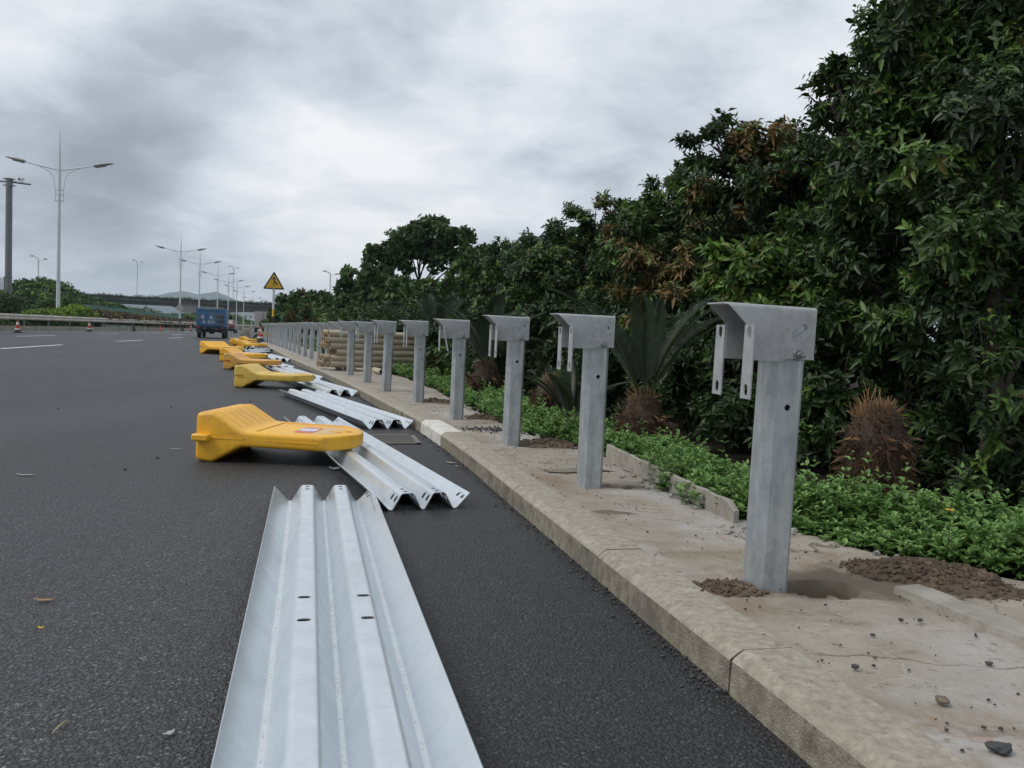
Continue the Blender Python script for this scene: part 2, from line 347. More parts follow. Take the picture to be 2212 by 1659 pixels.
def galv(name, c1, c2, metal, rough, spang=26, streak=True, bump=.05, spw=.14):
    m, nt, b = new_mat(name); N = nt.nodes.new; L = nt.links.new
    tc = N('ShaderNodeTexCoord')
    vo = N('ShaderNodeTexVoronoi'); vo.inputs['Scale'].default_value = spang; L(tc.outputs['Object'], vo.inputs['Vector'])
    sp = N('ShaderNodeSeparateColor'); L(vo.outputs['Color'], sp.inputs[0])
    mp = N('ShaderNodeMapping'); mp.inputs['Scale'].default_value = (9, 9, 1.6) if streak else (5, 5, 5); L(tc.outputs['Object'], mp.inputs[0])
    nz = N('ShaderNodeTexNoise'); nz.inputs['Scale'].default_value = 2.2; nz.inputs['Detail'].default_value = 8; nz.inputs['Roughness'].default_value = .65; L(mp.outputs[0], nz.inputs['Vector'])
    a = N('ShaderNodeMath'); a.operation = 'MULTIPLY_ADD'; L(sp.outputs[0], a.inputs[0]); a.inputs[1].default_value = spw; L(nz.outputs[0], a.inputs[2])
    rp = N('ShaderNodeValToRGB'); rp.color_ramp.elements[0].position = .40; rp.color_ramp.elements[1].position = .72
    rp.color_ramp.elements[0].color = (*c2, 1); rp.color_ramp.elements[1].color = (*c1, 1); L(a.outputs[0], rp.inputs[0]); L(rp.outputs[0], b.inputs['Base Color'])
    mr = N('ShaderNodeMapRange'); L(a.outputs[0], mr.inputs[0]); mr.inputs[1].default_value = .35; mr.inputs[2].default_value = .75; mr.inputs[3].default_value = rough+.10; mr.inputs[4].default_value = rough-.06; L(mr.outputs[0], b.inputs['Roughness'])
    b.inputs['Metallic'].default_value = metal
    bp = N('ShaderNodeBump'); bp.inputs['Strength'].default_value = bump; bp.inputs['Distance'].default_value = .004; L(nz.outputs[0], bp.inputs['Height']); L(bp.outputs[0], b.inputs['Normal'])
    return m
M_POST = stain(galv('post_zinc', (.50, .53, .545), (.33, .355, .365), .55, .44, 34), (.33, .25, .17), 9, .68, .76, .6, seed=3)
stain(M_POST, (.66, .68, .69), 12, .60, .70, .65, seed=8, stretch=(2.2, 2.2, .16)); stain(M_POST, (.24, .26, .27), 6, .58, .70, .55, seed=14, stretch=(1.5, 1.5, .3)); stain(M_POST, (.26, .20, .13), 22, .64, .70, .5, seed=21)
M_BRKT = stain(galv('bracket_zinc', (.44, .45, .455), (.33, .34, .345), .35, .60, 40, False), (.22, .22, .22), 7, .64, .76, .7, seed=2)
M_BOLT = mat('bolt_steel', (.36, .37, .38), (.22, .22, .22), 60, .42, .8)
def beam_mat():
    m = galv('beam_zinc', (.70, .75, .785), (.60, .65, .69), .62, .31, 70, False, .03, .05)
    stain(m, (.50, .54, .57), 3.5, .54, .68, .6, seed=4, detail=12, stretch=(1.6, .5, 1)); stain(m, (.34, .31, .27), 60, .68, .72, .5, seed=9)
    nt = m.node_tree; N = nt.nodes.new; L = nt.links.new; b = nt.nodes['Principled BSDF']
    src = b.inputs['Base Color'].links[0].from_socket
    # dried-water line with grit along the bottom of each trough (local x is across, y along)
    tc = N('ShaderNodeTexCoord'); s = N('ShaderNodeSeparateXYZ'); L(tc.outputs['Object'], s.inputs[0])
    nz = N('ShaderNodeTexNoise'); nz.inputs['Scale'].default_value = 14; nz.inputs['Detail'].default_value = 6; L(tc.outputs['Object'], nz.inputs['Vector'])
    acc = None
    for u in (-.169, 0, .169):
        d = N('ShaderNodeMath'); d.operation = 'ADD'; L(s.outputs[0], d.inputs[0]); d.inputs[1].default_value = -u
        wv = N('ShaderNodeMath'); wv.operation = 'MULTIPLY_ADD'; L(nz.outputs[0], wv.inputs[0]); wv.inputs[1].default_value = .016; L(d.outputs[0], wv.inputs[2])
        o = N('ShaderNodeMath'); o.operation = 'ADD'; L(wv.outputs[0], o.inputs[0]); o.inputs[1].default_value = -.008
        ab = N('ShaderNodeMath'); ab.operation = 'ABSOLUTE'; L(o.outputs[0], ab.inputs[0])
        if acc is None: acc = ab.outputs[0]
        else:
            mn = N('ShaderNodeMath'); mn.operation = 'MINIMUM'; L(acc, mn.inputs[0]); L(ab.outputs[0], mn.inputs[1]); acc = mn.outputs[0]
    def band(w0, w1, amt):
        r = N('ShaderNodeMapRange'); L(acc, r.inputs[0]); r.inputs[1].default_value = w0; r.inputs[2].default_value = w1; r.inputs[3].default_value = amt; r.inputs[4].default_value = 0
        return r.outputs[0]
    mx = N('ShaderNodeMixRGB'); L(band(.003, .012, .45), mx.inputs[0]); L(src, mx.inputs[1]); mx.inputs[2].default_value = (.78, .80, .80, 1)
    n2 = N('ShaderNodeTexNoise'); n2.inputs['Scale'].default_value = 75; n2.inputs['Detail'].default_value = 3; L(tc.outputs['Object'], n2.inputs['Vector'])
    th = N('ShaderNodeMapRange'); L(n2.outputs[0], th.inputs[0]); th.inputs[1].default_value = .53; th.inputs[2].default_value = .66
    ml = N('ShaderNodeMath'); ml.operation = 'MULTIPLY'; L(th.outputs[0], ml.inputs[0]); L(band(.001, .0045, .55), ml.inputs[1])
    m2 = N('ShaderNodeMixRGB'); L(ml.outputs[0], m2.inputs[0]); L(mx.outputs[0], m2.inputs[1]); m2.inputs[2].default_value = (.27, .235, .19, 1)
    L(m2.outputs[0], b.inputs['Base Color'])
    return m
M_BEAM = beam_mat()
def yellow(name, c1, c2, dirt, amt):
    m = mat(name, c1, c2, 3, .42, bump=.06, bscale=35, rvar=.06)
    stain(m, dirt, 5, .52, .70, amt, seed=3, detail=12); stain(m, tuple(x*.3 for x in dirt), 9, .60, .72, amt*.6, seed=9, detail=12, stretch=(.5, 2, 2)); stain(m, tuple(x*.22 for x in dirt), 30, .63, .70, amt, seed=6); return m
M_YEL = yellow('yellow_plastic', (.88, .475, .03), (.83, .42, .025), (.50, .26, .06), .55)
M_YELPALE = yellow('pale_yellow_plastic', (.76, .52, .09), (.70, .46, .075), (.42, .30, .10), .7)
M_YELDIRT = yellow('worn_yellow_plastic', (.78, .37, .04), (.60, .33, .09), (.36, .26, .14), 1.0)
M_RED = mat('red_plastic', (.45, .035, .02), (.33, .03, .02), 9, .5)
M_BLACK = mat('black_rubber', (.03, .03, .032), (.02, .02, .02), 9, .7)
M_REFL = mat('reflective_white', (.66, .64, .58), (.5, .48, .42), 9, .45)
M_ORANGE = mat('orange_plastic', (.55, .12, .03), (.4, .09, .03), 9, .5)
M_LAMP = mat('lamp_paint', (.62, .64, .66), (.52, .54, .56), 2, .45, .2)
M_LHEAD = mat('lamp_housing', (.34, .35, .35), (.25, .26, .265), 5, .5, .3)
M_LGLASS = mat('lamp_glass', (.36, .36, .33), (.30, .30, .28), 5, .2)
M_DGREY = mat('dark_grey_steel', (.20, .21, .215), (.15, .16, .165), 4, .55, .3)
M_RAIL = stain(mat('old_rail', (.52, .49, .43), (.40, .37, .32), 1.3, .6, .2), (.22, .19, .15), 2.2, .5, .7, .7)
M_WALLC = stain(mat('median_wall', (.30, .27, .22), (.22, .20, .165), 1.5, .9), (.12, .11, .09), .7, .5, .7, .8)
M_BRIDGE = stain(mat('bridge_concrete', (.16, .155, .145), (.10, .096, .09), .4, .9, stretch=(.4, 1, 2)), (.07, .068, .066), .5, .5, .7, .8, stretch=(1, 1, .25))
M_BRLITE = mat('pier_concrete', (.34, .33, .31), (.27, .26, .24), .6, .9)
M_GREENF = mat('green_fence_sheet', (.03, .16, .115), (.022, .115, .085), .8, .6)
M_SIGNY = mat('sign_yellow', (.66, .42, .03), (.58, .37, .03), 4, .45)
M_BAMBOO = stain(stain(mat('bamboo', (.52, .455, .33), (.42, .36, .26), 5, .55, bump=.15, bscale=40, stretch=(.6, 4, 4)), (.46, .46, .43), 3, .52, .66, .75, seed=2, stretch=(.5, 3, 3)), (.17, .15, .12), 7, .62, .72, .6, seed=5, stretch=(.5, 2, 2))
M_BAMEND = mat('bamboo_cut', (.36, .23, .13), (.20, .13, .08), 22, .8)
M_BARK = stain(mat('bark', (.05, .04, .03), (.028, .023, .017), 9, .95, bump=.8, bscale=30, stretch=(1, 1, .35)), (.085, .08, .07), 3, .58, .7, .5)
M_FIBRE = mat('palm_fibre', (.075, .045, .028), (.035, .024, .016), 24, .95, bump=1., bscale=60)
M_STALK = leaf_mat('cut_stalk', [(0, (.04, .023, .014)), (.5, (.11, .062, .034)), (1, (.30, .165, .065))], .7, .05)
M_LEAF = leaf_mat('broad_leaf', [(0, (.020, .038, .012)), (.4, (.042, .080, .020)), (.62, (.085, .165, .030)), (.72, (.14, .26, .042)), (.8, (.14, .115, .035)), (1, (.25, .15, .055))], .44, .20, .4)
M_FINE = leaf_mat('fine_leaf', [(0, (.026, .050, .016)), (.5, (.052, .10, .028)), (.75, (.085, .155, .04)), (.85, (.13, .10, .045)), (1, (.20, .10, .06))], .6, .18, .3)
M_HEDGE = leaf_mat('hedge_leaf', [(0, (.045, .078, .030)), (.35, (.080, .135, .048)), (.62, (.22, .36, .04)), (.7, (.32, .48, .055)), (.8, (.09, .05, .04)), (1, (.13, .07, .06))], .6, .18, .3)
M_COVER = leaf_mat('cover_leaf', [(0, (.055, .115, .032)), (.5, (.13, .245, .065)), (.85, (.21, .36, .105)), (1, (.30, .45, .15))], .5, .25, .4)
M_FROND = leaf_mat('cycad_leaf', [(0, (.014, .026, .012)), (.6, (.026, .045, .020)), (1, (.06, .085, .032))], .4, .12, .5)
M_FLOWER = mat('flower_yellow', (.85, .55, .02), (.8, .45, .02), 30, .6)
M_BLUE = stain(stain(mat('truck_blue', (.06, .18, .33), (.045, .125, .24), 4, .55), (.15, .165, .175), 2.6, .53, .64, .8, seed=4), (.12, .075, .05), 6, .62, .72, .8, seed=7)
M_TRUCKD = mat('truck_grime', (.11, .10, .09), (.06, .055, .05), 4, .8)
M_TTOP = mat('truck_board', (.42, .36, .33), (.32, .28, .26), 4, .8)
M_TGREEN = mat('tailgate_green', (.05, .15, .10), (.06, .11, .10), 6, .6)
M_TEXT = mat('painted_letters', (.85, .87, .9), (.6, .64, .7), 20, .6)
M_CARRED = mat('car_red', (.16, .02, .025), (.13, .02, .02), 5, .25, coat=.5)
M_GLASS = mat('car_glass', (.05, .06, .07), (.04, .05, .06), 5, .1)
M_LIGHTR = mat('tail_lamp', (.35, .02, .02), rough=.25)
M_BLDW = mat('white_render', (.72, .74, .75), (.62, .64, .66), .5, .8)
M_BLDG = mat('window_dark', (.14, .17, .2), (.1, .12, .15), 1, .3)
M_LORRY = mat('lorry_box', (.42, .39, .37), (.33, .30, .28), .8, .7)
M_WOOD = mat('plank_wood', (.36, .30, .20), (.26, .21, .14), 6, .8, stretch=(1, 6, 6))
M_LITTER = mat('plastic_scrap', (.42, .43, .42), (.28, .31, .31), 40, .4)
M_DRY = mat('dry_leaf', (.40, .26, .12), (.3, .18, .08), 40, .7)
M_STRAW = mat('straw', (.52, .42, .22), rough=.7)
M_WATER = mat('puddle_water', (.31, .28, .23), (.26, .235, .19), 5, .22, spec=.5)
M_GRATE = mat('iron_grate', (.22, .205, .185), (.16, .15, .135), 20, .75, .3)
M_STKR = mat('sticker_red', (.62, .10, .03), (.55, .09, .03), 30, .35)
M_STKW = mat('sticker_white', (.66, .70, .80), (.34, .40, .62), 55, .3, lo=.42, hi=.52)
M_GLUE = mat('glue_patch', (.62, .46, .27), (.66, .42, .16), 18, .5)

# ------------------------------------------------------------------ road lines in plan
kx = hermite([-6, 0, 1.82, 3.27, 4.55, 5.96, 7.81, 10, 13.9, 17.6, 23, 30, 38, 46, 52, 70, 100, 400, 900],
             [2.46, 1.10, .69, .34, .03, -.31, -.82, -1.52, -2.8, -4.1, -6.0, -8.35, -11.0, -13.7, -15.75, -21.3, -29.8, -103, -228])
lx = hermite([-6, 30, 49.4, 61, 74, 91, 106, 117, 140, 400, 900], [-21, -26.6, -29.56, -31.4, -33.5, -36.4, -39.0, -41.3, -47, -112, -237])
bx = hermite([-6, 1.2, 2.2, 3.0, 3.35, 3.7, 3.95, 5.92, 7.0, 8.9, 14.5, 19.5, 30, 52], [3.6, 2.8, 2.3, 1.95, 1.52, 1.28, 1.10, .68, .19, -.31, -1.7, -3.5, -6.9, -14.0])
KW = .19                     # kerb width (along x)
def heading(y): return math.atan2(-(float(kx(y+.5)) - float(kx(y-.5))), 1.0)
YS = np.concatenate([np.arange(-4, 12, .5), np.arange(12, 60, 1.5), np.arange(60, 900, 20)])

def mp(px, off):              # how far away the line 'off' metres behind the median kerb is crossed at this sighting
    r = ray(px, 700); lo, hi = 30., 600.
    for _ in range(50):
        m_ = (lo+hi)/2
        if float(lx(m_)) - off < r.x/r.y*m_: lo = m_
        else: hi = m_
    return lo
def strip(name, left, right, ys, z, m, kind='structure', nx=1):
    V = []; F = []
    for y in ys:
        for k in range(nx+1):
            t = k/nx; V.append((float(left(y))*(1-t) + float(right(y))*t, float(y), z))
    n = nx+1
    for i in range(len(ys)-1):
        for k in range(nx): F.append((i*n+k, i*n+k+1, (i+1)*n+k+1, (i+1)*n+k))
    o = MB().add(V, F).build(name, m, None, ang=0); o['kind'] = kind; return o
# ground to the horizon, road, verge soil
g = MB().add([(-6000, -200, -.22), (6000, -200, -.22), (6000, 7000, -.22), (-6000, 7000, -.22)], [(0, 1, 2, 3)]).build('ground', M_LAND, None, ang=0); g['kind'] = 'structure'
strip('road', lambda y: lx(y), lambda y: kx(y), YS, 0.0, M_ASPH)
# lane markings: measured dashes in the two lane lines, then the same rhythm onwards
mk = MB()
def dash(a, b, wd=.15, z=.004):
    a = Vector((a[0], a[1], 0)); b = Vector((b[0], b[1], 0)); d = (b-a).normalized(); n = Vector((d.y, -d.x, 0))*wd/2
    mk.add([(p.x, p.y, z) for p in (a-n, a+n, b+n, b-n)], [(0, 1, 2, 3)])
for a, b in (((-13.82, 23.09), (-15.14, 28.8)), ((-16.74, 36.16), (-17.72, 40.99)), ((-19.52, 48.57), (-20.51, 53.22)), ((-21.99, 37.96), (-23.17, 43.54)), ((-25.8, 53.17), (-26.42, 57.39)), ((-27.9, 64.72), (-28.6, 69.5)), ((-11.2, 10.6), (-12.4, 16.2)), ((-19.2, 24), (-20.3, 29.6))):
    dash(a, b)
for k in range(14):
    y0 = 61.2 + 12.6*k
    for f in (.45, .74):
        def q(y): return float(kx(y))*(1-f) + float(lx(y))*f
        if y0 > 62 or f == .45: dash((q(y0), y0), (q(y0+5), y0+5))
o = mk.build('lane_markings', M_WHITE, None, ang=0); o['kind'] = 'structure'
strip('edge_line', lambda y: lx(y)+.45, lambda y: lx(y)+.62, YS[YS < 420], .004, M_WHITE)

# near-side kerb: stones with joints
kerb_ys = [-1.6, -.1, 1.1, 2.2, 3.22, 4.55, 6.0, 6.9, 7.81] + [8.75 + .95*k for k in range(46)]
def kerb_stone(mbt, mbf, y0, y1, gap=.0035):
    n = max(2, int((y1-y0)/(.03 if y0 < 7 else .12))); y0 += gap; y1 -= gap
    jit = random.uniform(-.003, .003)
    rows = []
    for i in range(n+1):
        y = y0 + (y1-y0)*i/n; x = float(kx(y)); h = heading(y); c, s = math.cos(h), math.sin(h)
        wob = [float(q) for q in fnoise(np.array([[x*7, y*7, k*3.] for k in range(5)]), .35, 5)]
        wob = [q*.02 for q in wob[:4]] + [wob[4]*.4]
        def P(d, z): return (x + d*c, y + d*s, z)
        rows.append([P(.0 + .004*wob[0], -.03), P(.003 + jit, .088), P(.008 + jit, .095), P(.034 + jit*.5, KH + .004 + jit*.4), P(.040, KH + .006 + jit*.4), P(KW - .010 + .008*wob[4], KH + .006 + jit*.4), P(KW + .006*wob[4], KH - .006)])
    m = len(rows[0])
    for mb, lo, hi in ((mbf, 0, 1), (mbt, 1, m-1)):
        V = [p for r_ in rows for p in r_[lo:hi+1]]; k = hi-lo+1
        mb.add(V, [(i*k+j, i*k+j+1, (i+1)*k+j+1, (i+1)*k+j) for i in range(n) for j in range(k-1)])
    for r_, fl in ((rows[0], 0), (rows[-1], 1)):
        mbf.add(r_, [tuple(range(m)) if fl else tuple(range(m))[::-1]])
kt, kf = MB(), MB()
for a, b in zip(kerb_ys[:-1], kerb_ys[1:]):
    if abs(a - 6.9) < .01: continue
    kerb_stone(kt, kf, a, b)
o = kt.build('kerb', M_KTOP, None, ang=17); o['kind'] = 'structure'
o = kf.build('kerb_front', M_KFACE, None, ang=50); o['kind'] = 'structure'
o = strip('kerb_mortar', lambda y: kx(y)+.014, lambda y: kx(y)+KW-.01, np.arange(-1.6, 52, .4), .06, M_JOINT)
wk, wf = MB(), MB(); kerb_stone(wk, wf, 6.9, 7.81); wk.add(wf.v, wf.f)
tag(wk.build('kerbstone', M_KWHITE, None, ang=40), 'white painted kerbstone among the bare tan ones', 'kerbstone')
# sealant / fines lying against the kerb foot
def lumps(pts, sizes, mb, flat=.6):
    base = [(1,0,0),(-1,0,0),(0,1,0),(0,-1,0),(0,0,1),(0,0,-1)]
    F = [(0,2,4),(2,1,4),(1,3,4),(3,0,4),(2,0,5),(1,2,5),(3,1,5),(0,3,5)]
    for p, s in zip(pts, sizes):
        rot = Matrix.Rotation(random.uniform(0, 6.28), 3, 'Z') @ Matrix.Rotation(random.uniform(0, .8), 3, 'X')
        V = []
        for b_ in base:
            q = rot @ (Vector(b_)*random.uniform(.6, 1.25)); V.append((p[0]+q.x*s, p[1]+q.y*s, p[2]+q.z*s*flat))
        mb.add(V, F)
def blob(c, r, seed, sub=2, squash=.7, amp=.25):
    bm = bmesh.new(); bmesh.ops.create_icosphere(bm, subdivisions=sub, radius=1)
    P = np.array([v.co[:] for v in bm.verts]); n = fnoise(P, .45, seed, 3)*amp + 1
    V = P*n[:, None]*np.array([r, r*(.75+.3*((seed*37) % 10)/10), r*squash]) + np.array(c)
    F = [tuple(v.index for v in f.verts) for f in bm.faces]; bm.free(); return V, F
mb = MB(); pts = []; sz = []
for _ in range(900):
    y = 2.2 + 16*random.random()**1.6; x = float(kx(y)) - abs(random.gauss(0, .035)) - .004
    if y < 5.5 and random.random() < .55: continue
    pts.append((x, y, .003)); sz.append(random.uniform(.003, .011))
lumps(pts, sz, mb); tag(mb.build('asphalt_crumbs', M_STONE, None, ang=0), kind='stuff')

# verge slab between kerb and planting, with the post holes dug into it
HOLES = [(1.06, 2.84, .14, .075, .15), (.63, 4.72, .10, .06, .06), (.17, 6.33, .14, .07, .035), (-.33, 8.2, .10, .06, .03)]
SOIL = [(1.30, 2.95, .50, .22), (1.05, 2.85, .30, .14), (.78, 2.8, .16, .10), (1.45, 3.0, .34, .26), (.62, 4.72, .18, .1), (.3, 6.45, .34, .22), (.5, 4.0, .1, .06), (-.2, 8.25, .3, .2), (-.75, 9.95, .35, .2), (.05, 7.35, .3, .12)]
ys_v = np.concatenate([np.arange(-1.6, 1.6, .2), np.arange(1.6, 6.6, .022), np.arange(6.6, 12, .07), np.arange(12, 52.5, .4)])
nt_ = 78
T = np.linspace(0, 1, nt_+1)
X0 = kx(ys_v) + KW*np.cos(np.array([heading(y) for y in ys_v])) - .004
X1 = bx(ys_v)
X1 = X1 + .06*fnoise(np.stack([ys_v, ys_v*0, ys_v*0], 1), .9, 3, 4)
GX = X0[:, None]*(1-T) + X1[:, None]*T; GY = np.repeat(ys_v[:, None], nt_+1, 1)
P = np.stack([GX.ravel(), GY.ravel(), np.zeros(GX.size)], 1)
GZ = KH - .004 + .004*fnoise(P, .8, 2, 3) - .002
soil = np.zeros(len(P))
for (hx, hy, ra, rb, dp) in HOLES:
    d = np.sqrt(((P[:, 0]-hx)/ra)**2 + ((P[:, 1]-hy)/rb)**2) + .18*fnoise(P, 6, 4, 2)
    GZ -= dp*np.clip((1.05-d)/.45, 0, 1); soil = np.maximum(soil, np.clip((1.15-d)/.12, 0, 1))
for (hx, hy, ra, rb) in SOIL:
    d = np.sqrt(((P[:, 0]-hx)/ra)**2 + ((P[:, 1]-hy)/rb)**2) + .45*fnoise(P, 4, 9, 4)
    soil = np.maximum(soil, np.clip((1.0-d)/.35, 0, 1)*.9); GZ += .006*np.clip((1-d), 0, 1)
n = nt_+1; I = np.arange((len(ys_v)-1)*nt_); r_, c_ = I//nt_, I % nt_
FQ = np.stack([r_*n+c_, r_*n+c_+1, (r_+1)*n+c_+1, (r_+1)*n+c_], 1)
P[:, 2] = GZ
o = mesh_np('verge_slab', P, [FQ], M_CONC, smooth=True); o['kind'] = 'structure'
a_ = o.data.attributes.new('soil', 'FLOAT', 'POINT'); a_.data.foreach_set('value', soil.astype(np.float32))
# planted soil behind it
ysb = np.concatenate([np.arange(-3, 20, .35), np.arange(20, 70, 2)])
V = []; F = []
offs = [-.06, .25, .6, 1.2, 2.2, 4, 9, 20, 45]
for y in ysb:
    for k, d in enumerate(offs):
        x = float(bx(min(y, 52))) + d - max(0, y-52)*.32
        V.append((x, float(y), KH - .03 - .012*k + .02*float(fnoise(np.array([[x, y, 0.]]), .7, 6, 2)[0])*(k > 0)))
n = len(offs)
for i in range(len(ysb)-1):
    for k in range(n-1): F.append((i*n+k, i*n+k+1, (i+1)*n+k+1, (i+1)*n+k))
o = MB().add(V, F).build('planting_soil', M_DIRT, None, ang=179); o['kind'] = 'structure'

# ------------------------------------------------------------------ guardrail posts
def round_sq(h, r, n=1):
    P = []
    for cx, cy, a0 in ((h-r, h-r, 0), (-h+r, h-r, 90), (-h+r, -h+r, 180), (h-r, -h+r, 270)):
        for k in range(n+1):
            a = R(a0 + 90*k/n); P.append((cx + r*math.cos(a), cy + r*math.sin(a)))
    return P
def make_post():
    root = empty('guardrail_post', (0, 0, 0))
    po, pi_ = round_sq(.059, .017), round_sq(.053, .012); n = len(po)
    mb = MB()
    V = [(x, y, z) for (pp, z) in ((po, -.14), (po, .918), (pi_, .918), (pi_, -.14)) for x, y in pp]
    F = [(a*n+k, a*n+(k+1) % n, ((a+1) % 4)*n+(k+1) % n, ((a+1) % 4)*n+k) for a in range(4) for k in range(n)]
    mb.add(V, F); tube = mb.build('steel_tube', M_POST, root, ang=0)
    c = MB(); c.tube([(0, -.2, .606), (0, .2, .606)], .0105, 16); boolcut(tube, c); tube.data.polygons.foreach_set('use_smooth', [False]*len(tube.data.polygons))
    # bracket: inverted channel, cut back at the road end
    W_, t, rr = .067, .005, .013
    prof_o = [(-W_, 0), (-W_, .18-rr)] + [(-W_+rr-rr*math.cos(a), .18-rr+rr*math.sin(a)) for a in (R(22), R(45), R(68))] + [(-W_+rr, .18)]
    prof_o += [(-x, z) for x, z in prof_o[::-1]]
    ri = rr-t; wi = W_-t
    prof_i = [(-wi, 0), (-wi, .175-ri)] + [(-wi+ri-ri*math.cos(a), .175-ri+ri*math.sin(a)) for a in (R(45),)] + [(-wi+ri, .175)]
    prof_i += [(-x, z) for x, z in prof_i[::-1]]
    poly = [(y, .755+z) for y, z in prof_o + prof_i[::-1]]
    br = MB().prism(poly, 'x', -.250, .078).build('bracket', M_BRKT, root)
    c = MB()
    c.prism([(-.32, .60), (-.172, .60), (-.172, .868), (-.240, .9295), (-.32, .9295)], 'y', -.2, .2)
    c.prism([(-.030, .70), (.2, .70), (.2, .765), (-.022, .765), (-.030, .757)], 'y', -.2, .2)
    c.prism(stadium(.018, .857, .022, .0115, R(33)), 'y', -.12, -.062)
    boolcut(br, c)
    for s in (-1, 1):
        y0, y1 = (s*.0655, s*.126)
        ya, yb = min(y0, y1), max(y0, y1); ym = (ya+yb)/2
        poly = [(ya, .632), (yb, .632), (yb, .866), (ya, .866)]
        fl = MB().prism(poly, 'x', -.1775, -.1725).build('mounting_flange', M_BRKT, br)
        c = MB()
        for zc, hh in ((.843, .007), (.660, .007)):
            c.prism([(ym+q[0], zc+q[1]) for q in stadium(0, 0, hh, .0125, math.pi/2)], 'x', -.25, -.1)
        boolcut(fl, c)
    b = MB(); b.tube([(.021, -.0665, .779), (.021, -.0705, .779)], .019, 18); b.tube([(.021, -.0705, .779), (.022, -.084, .778)], .0125, 6); b.tube([(.022, -.084, .778), (.0225, -.098, .777)], .0065, 10)
    b.build('bolt', M_BOLT, br, bevel=.0012)
    return root
post0 = make_post()
post_y = [(.878, 2.85), (.445, 4.665), (.01, 6.36), (-.515, 8.12), (-1.08, 9.93), (-1.70, 11.58), (-2.25, 13.28), (-2.89, 15.27)]
row = hermite([2.85, 4.665, 6.36, 8.12, 9.93, 11.58, 13.28, 15.27, 19.3, 24, 30, 38, 48, 60], [.878, .445, .01, -.515, -1.08, -1.70, -2.25, -2.89, -4.22, -5.82, -7.85, -10.6, -13.95, -18])
y = 15.27
while y < 46.5:
    y += 1.77; post_y.append((float(row(y)), y))
ORD = ['nearest', 'second', 'third', 'fourth', 'fifth', 'sixth', 'seventh', 'eighth', 'ninth', 'tenth', 'eleventh', 'twelfth', 'thirteenth', 'fourteenth', 'fifteenth', 'sixteenth', 'seventeenth', 'eighteenth', 'nineteenth', 'twentieth', 'twenty-first', 'twenty-second', 'twenty-third', 'twenty-fourth', 'twenty-fifth', 'twenty-sixth', 'twenty-seventh', 'twenty-eighth']
PL = {0: 'nearest and largest galvanized square post with bracket, standing beside the big soil heap', 1: 'second galvanized guardrail post, just left of the long low concrete edging',
      2: 'third galvanized guardrail post from the camera, past the puddle', 3: 'fourth galvanized guardrail post, beside the white painted kerbstone, one flange bent',
      4: 'fifth galvanized guardrail post, at the right end of the bamboo stack', 5: 'sixth galvanized guardrail post, just right of the loose pipe stub under the bamboo',
      6: 'seventh galvanized guardrail post, in front of the middle of the bamboo stack', 7: 'eighth galvanized guardrail post, across the left part of the bamboo stack'}
for i, (x, y) in enumerate(post_y):
    o = post0 if i == 0 else copy_tree(post0)
    o.location = (x, y, KH); o.rotation_euler = (R(random.gauss(0, .7)), R(random.gauss(0, .7)), heading(y) + R(random.uniform(-2, 2)))
    if i == 0: o.rotation_euler = (R(.2), R(.8), R(14.2))
    last = i == len(post_y)-1
    o.location.z += random.uniform(-.012, .012)*(i > 0)
    tag(o, PL.get(i) or (('farthest galvanized guardrail post, at the end of the row' if last else '%s galvanized guardrail post counted along the row from the camera, beyond the bamboo stack' % ORD[i])), 'guardrail post', 'galvanized posts standing in a row along the kerb')
    if i == 3:
        for ch in o.children_recursive:
            if ch.name.startswith('mounting_flange'):
                near = min(v.co.y for v in ch.data.vertices) < 0
                if near:
                    piv = Vector((-.175, -.09, .866)); ch.matrix_local = Matrix.Translation(piv) @ Matrix.Rotation(R(-13), 4, 'Y') @ Matrix.Rotation(R(6), 4, 'X') @ Matrix.Translation(-piv)

# ------------------------------------------------------------------ three-wave beams lying on the road
BL = 3.9
def make_beam():
    ctrl = [(0, .080), (.073, .002), (.094, .002), (.140, .085), (.198, .085), (.243, .002), (.263, .002), (.308, .085), (.366, .085), (.412, .002), (.433, .002), (.506, .080)]
    P = fillet([(u-.253, z) for u, z in ctrl], .024, 3)
    P = [(p[0], p[1]) for p in P]; n = len(P); t = .0042
    up = []
    for i in range(n):
        a, b = Vector(P[max(i-1, 0)]), Vector(P[min(i+1, n-1)]); d = (b-a).normalized(); up.append((P[i][0]-d.y*t, P[i][1]+d.x*t))
    loop = P + up[::-1]; m = len(loop)
    ysx = [0, .02, .3, .9, 1.5, 2.1, 2.7, 3.3, 3.88, BL]
    mb = MB(); mb.loft([[(x, y, z) for x, z in loop] for y in ysx], cap=False)
    for e_, fl in ((0, 0), (len(ysx)-1, 1)):
        for i in range(n-1):
            q = (e_*m+i, e_*m+i+1, e_*m+m-2-i, e_*m+m-1-i); mb.f.append(q if not fl else q[::-1])
    o = mb.build('guardrail_beam', M_BEAM, None, ang=60)
    c = MB()
    slopes = [.026, .119, .218, .288, .387, .478]
    for e_ in (0, 1):
        for k, yy in enumerate((.045, .115)):
            y_ = yy if not e_ else BL-yy
            for u in slopes + [.169, .337]:
                c.prism(stadium(u-.253, y_, .007, .010, math.pi/2), 'z', -.03, .13)
    for yy in (1.765, 1.975):
        for u in (.164, .342): c.prism(stadium(u-.253, yy, .008, .012, 0), 'z', .05, .13)
    boolcut(o, c); sharpen(o.data, 60)
    return o
beam0 = make_beam()
def place_beam(near, far, label, z=.001, roll=0.):
    near = Vector((near[0], near[1])); far = Vector((far[0], far[1])); d = (far-near).normalized()
    o = beam0 if beam0.get('label') is None else copy_tree(beam0)
    o.location = (near.x, near.y, z); o.rotation_euler = (0, roll, math.atan2(-d.x, d.y))
    return tag(o, label, 'guardrail beam', 'three-wave guardrail beams laid out on the asphalt')
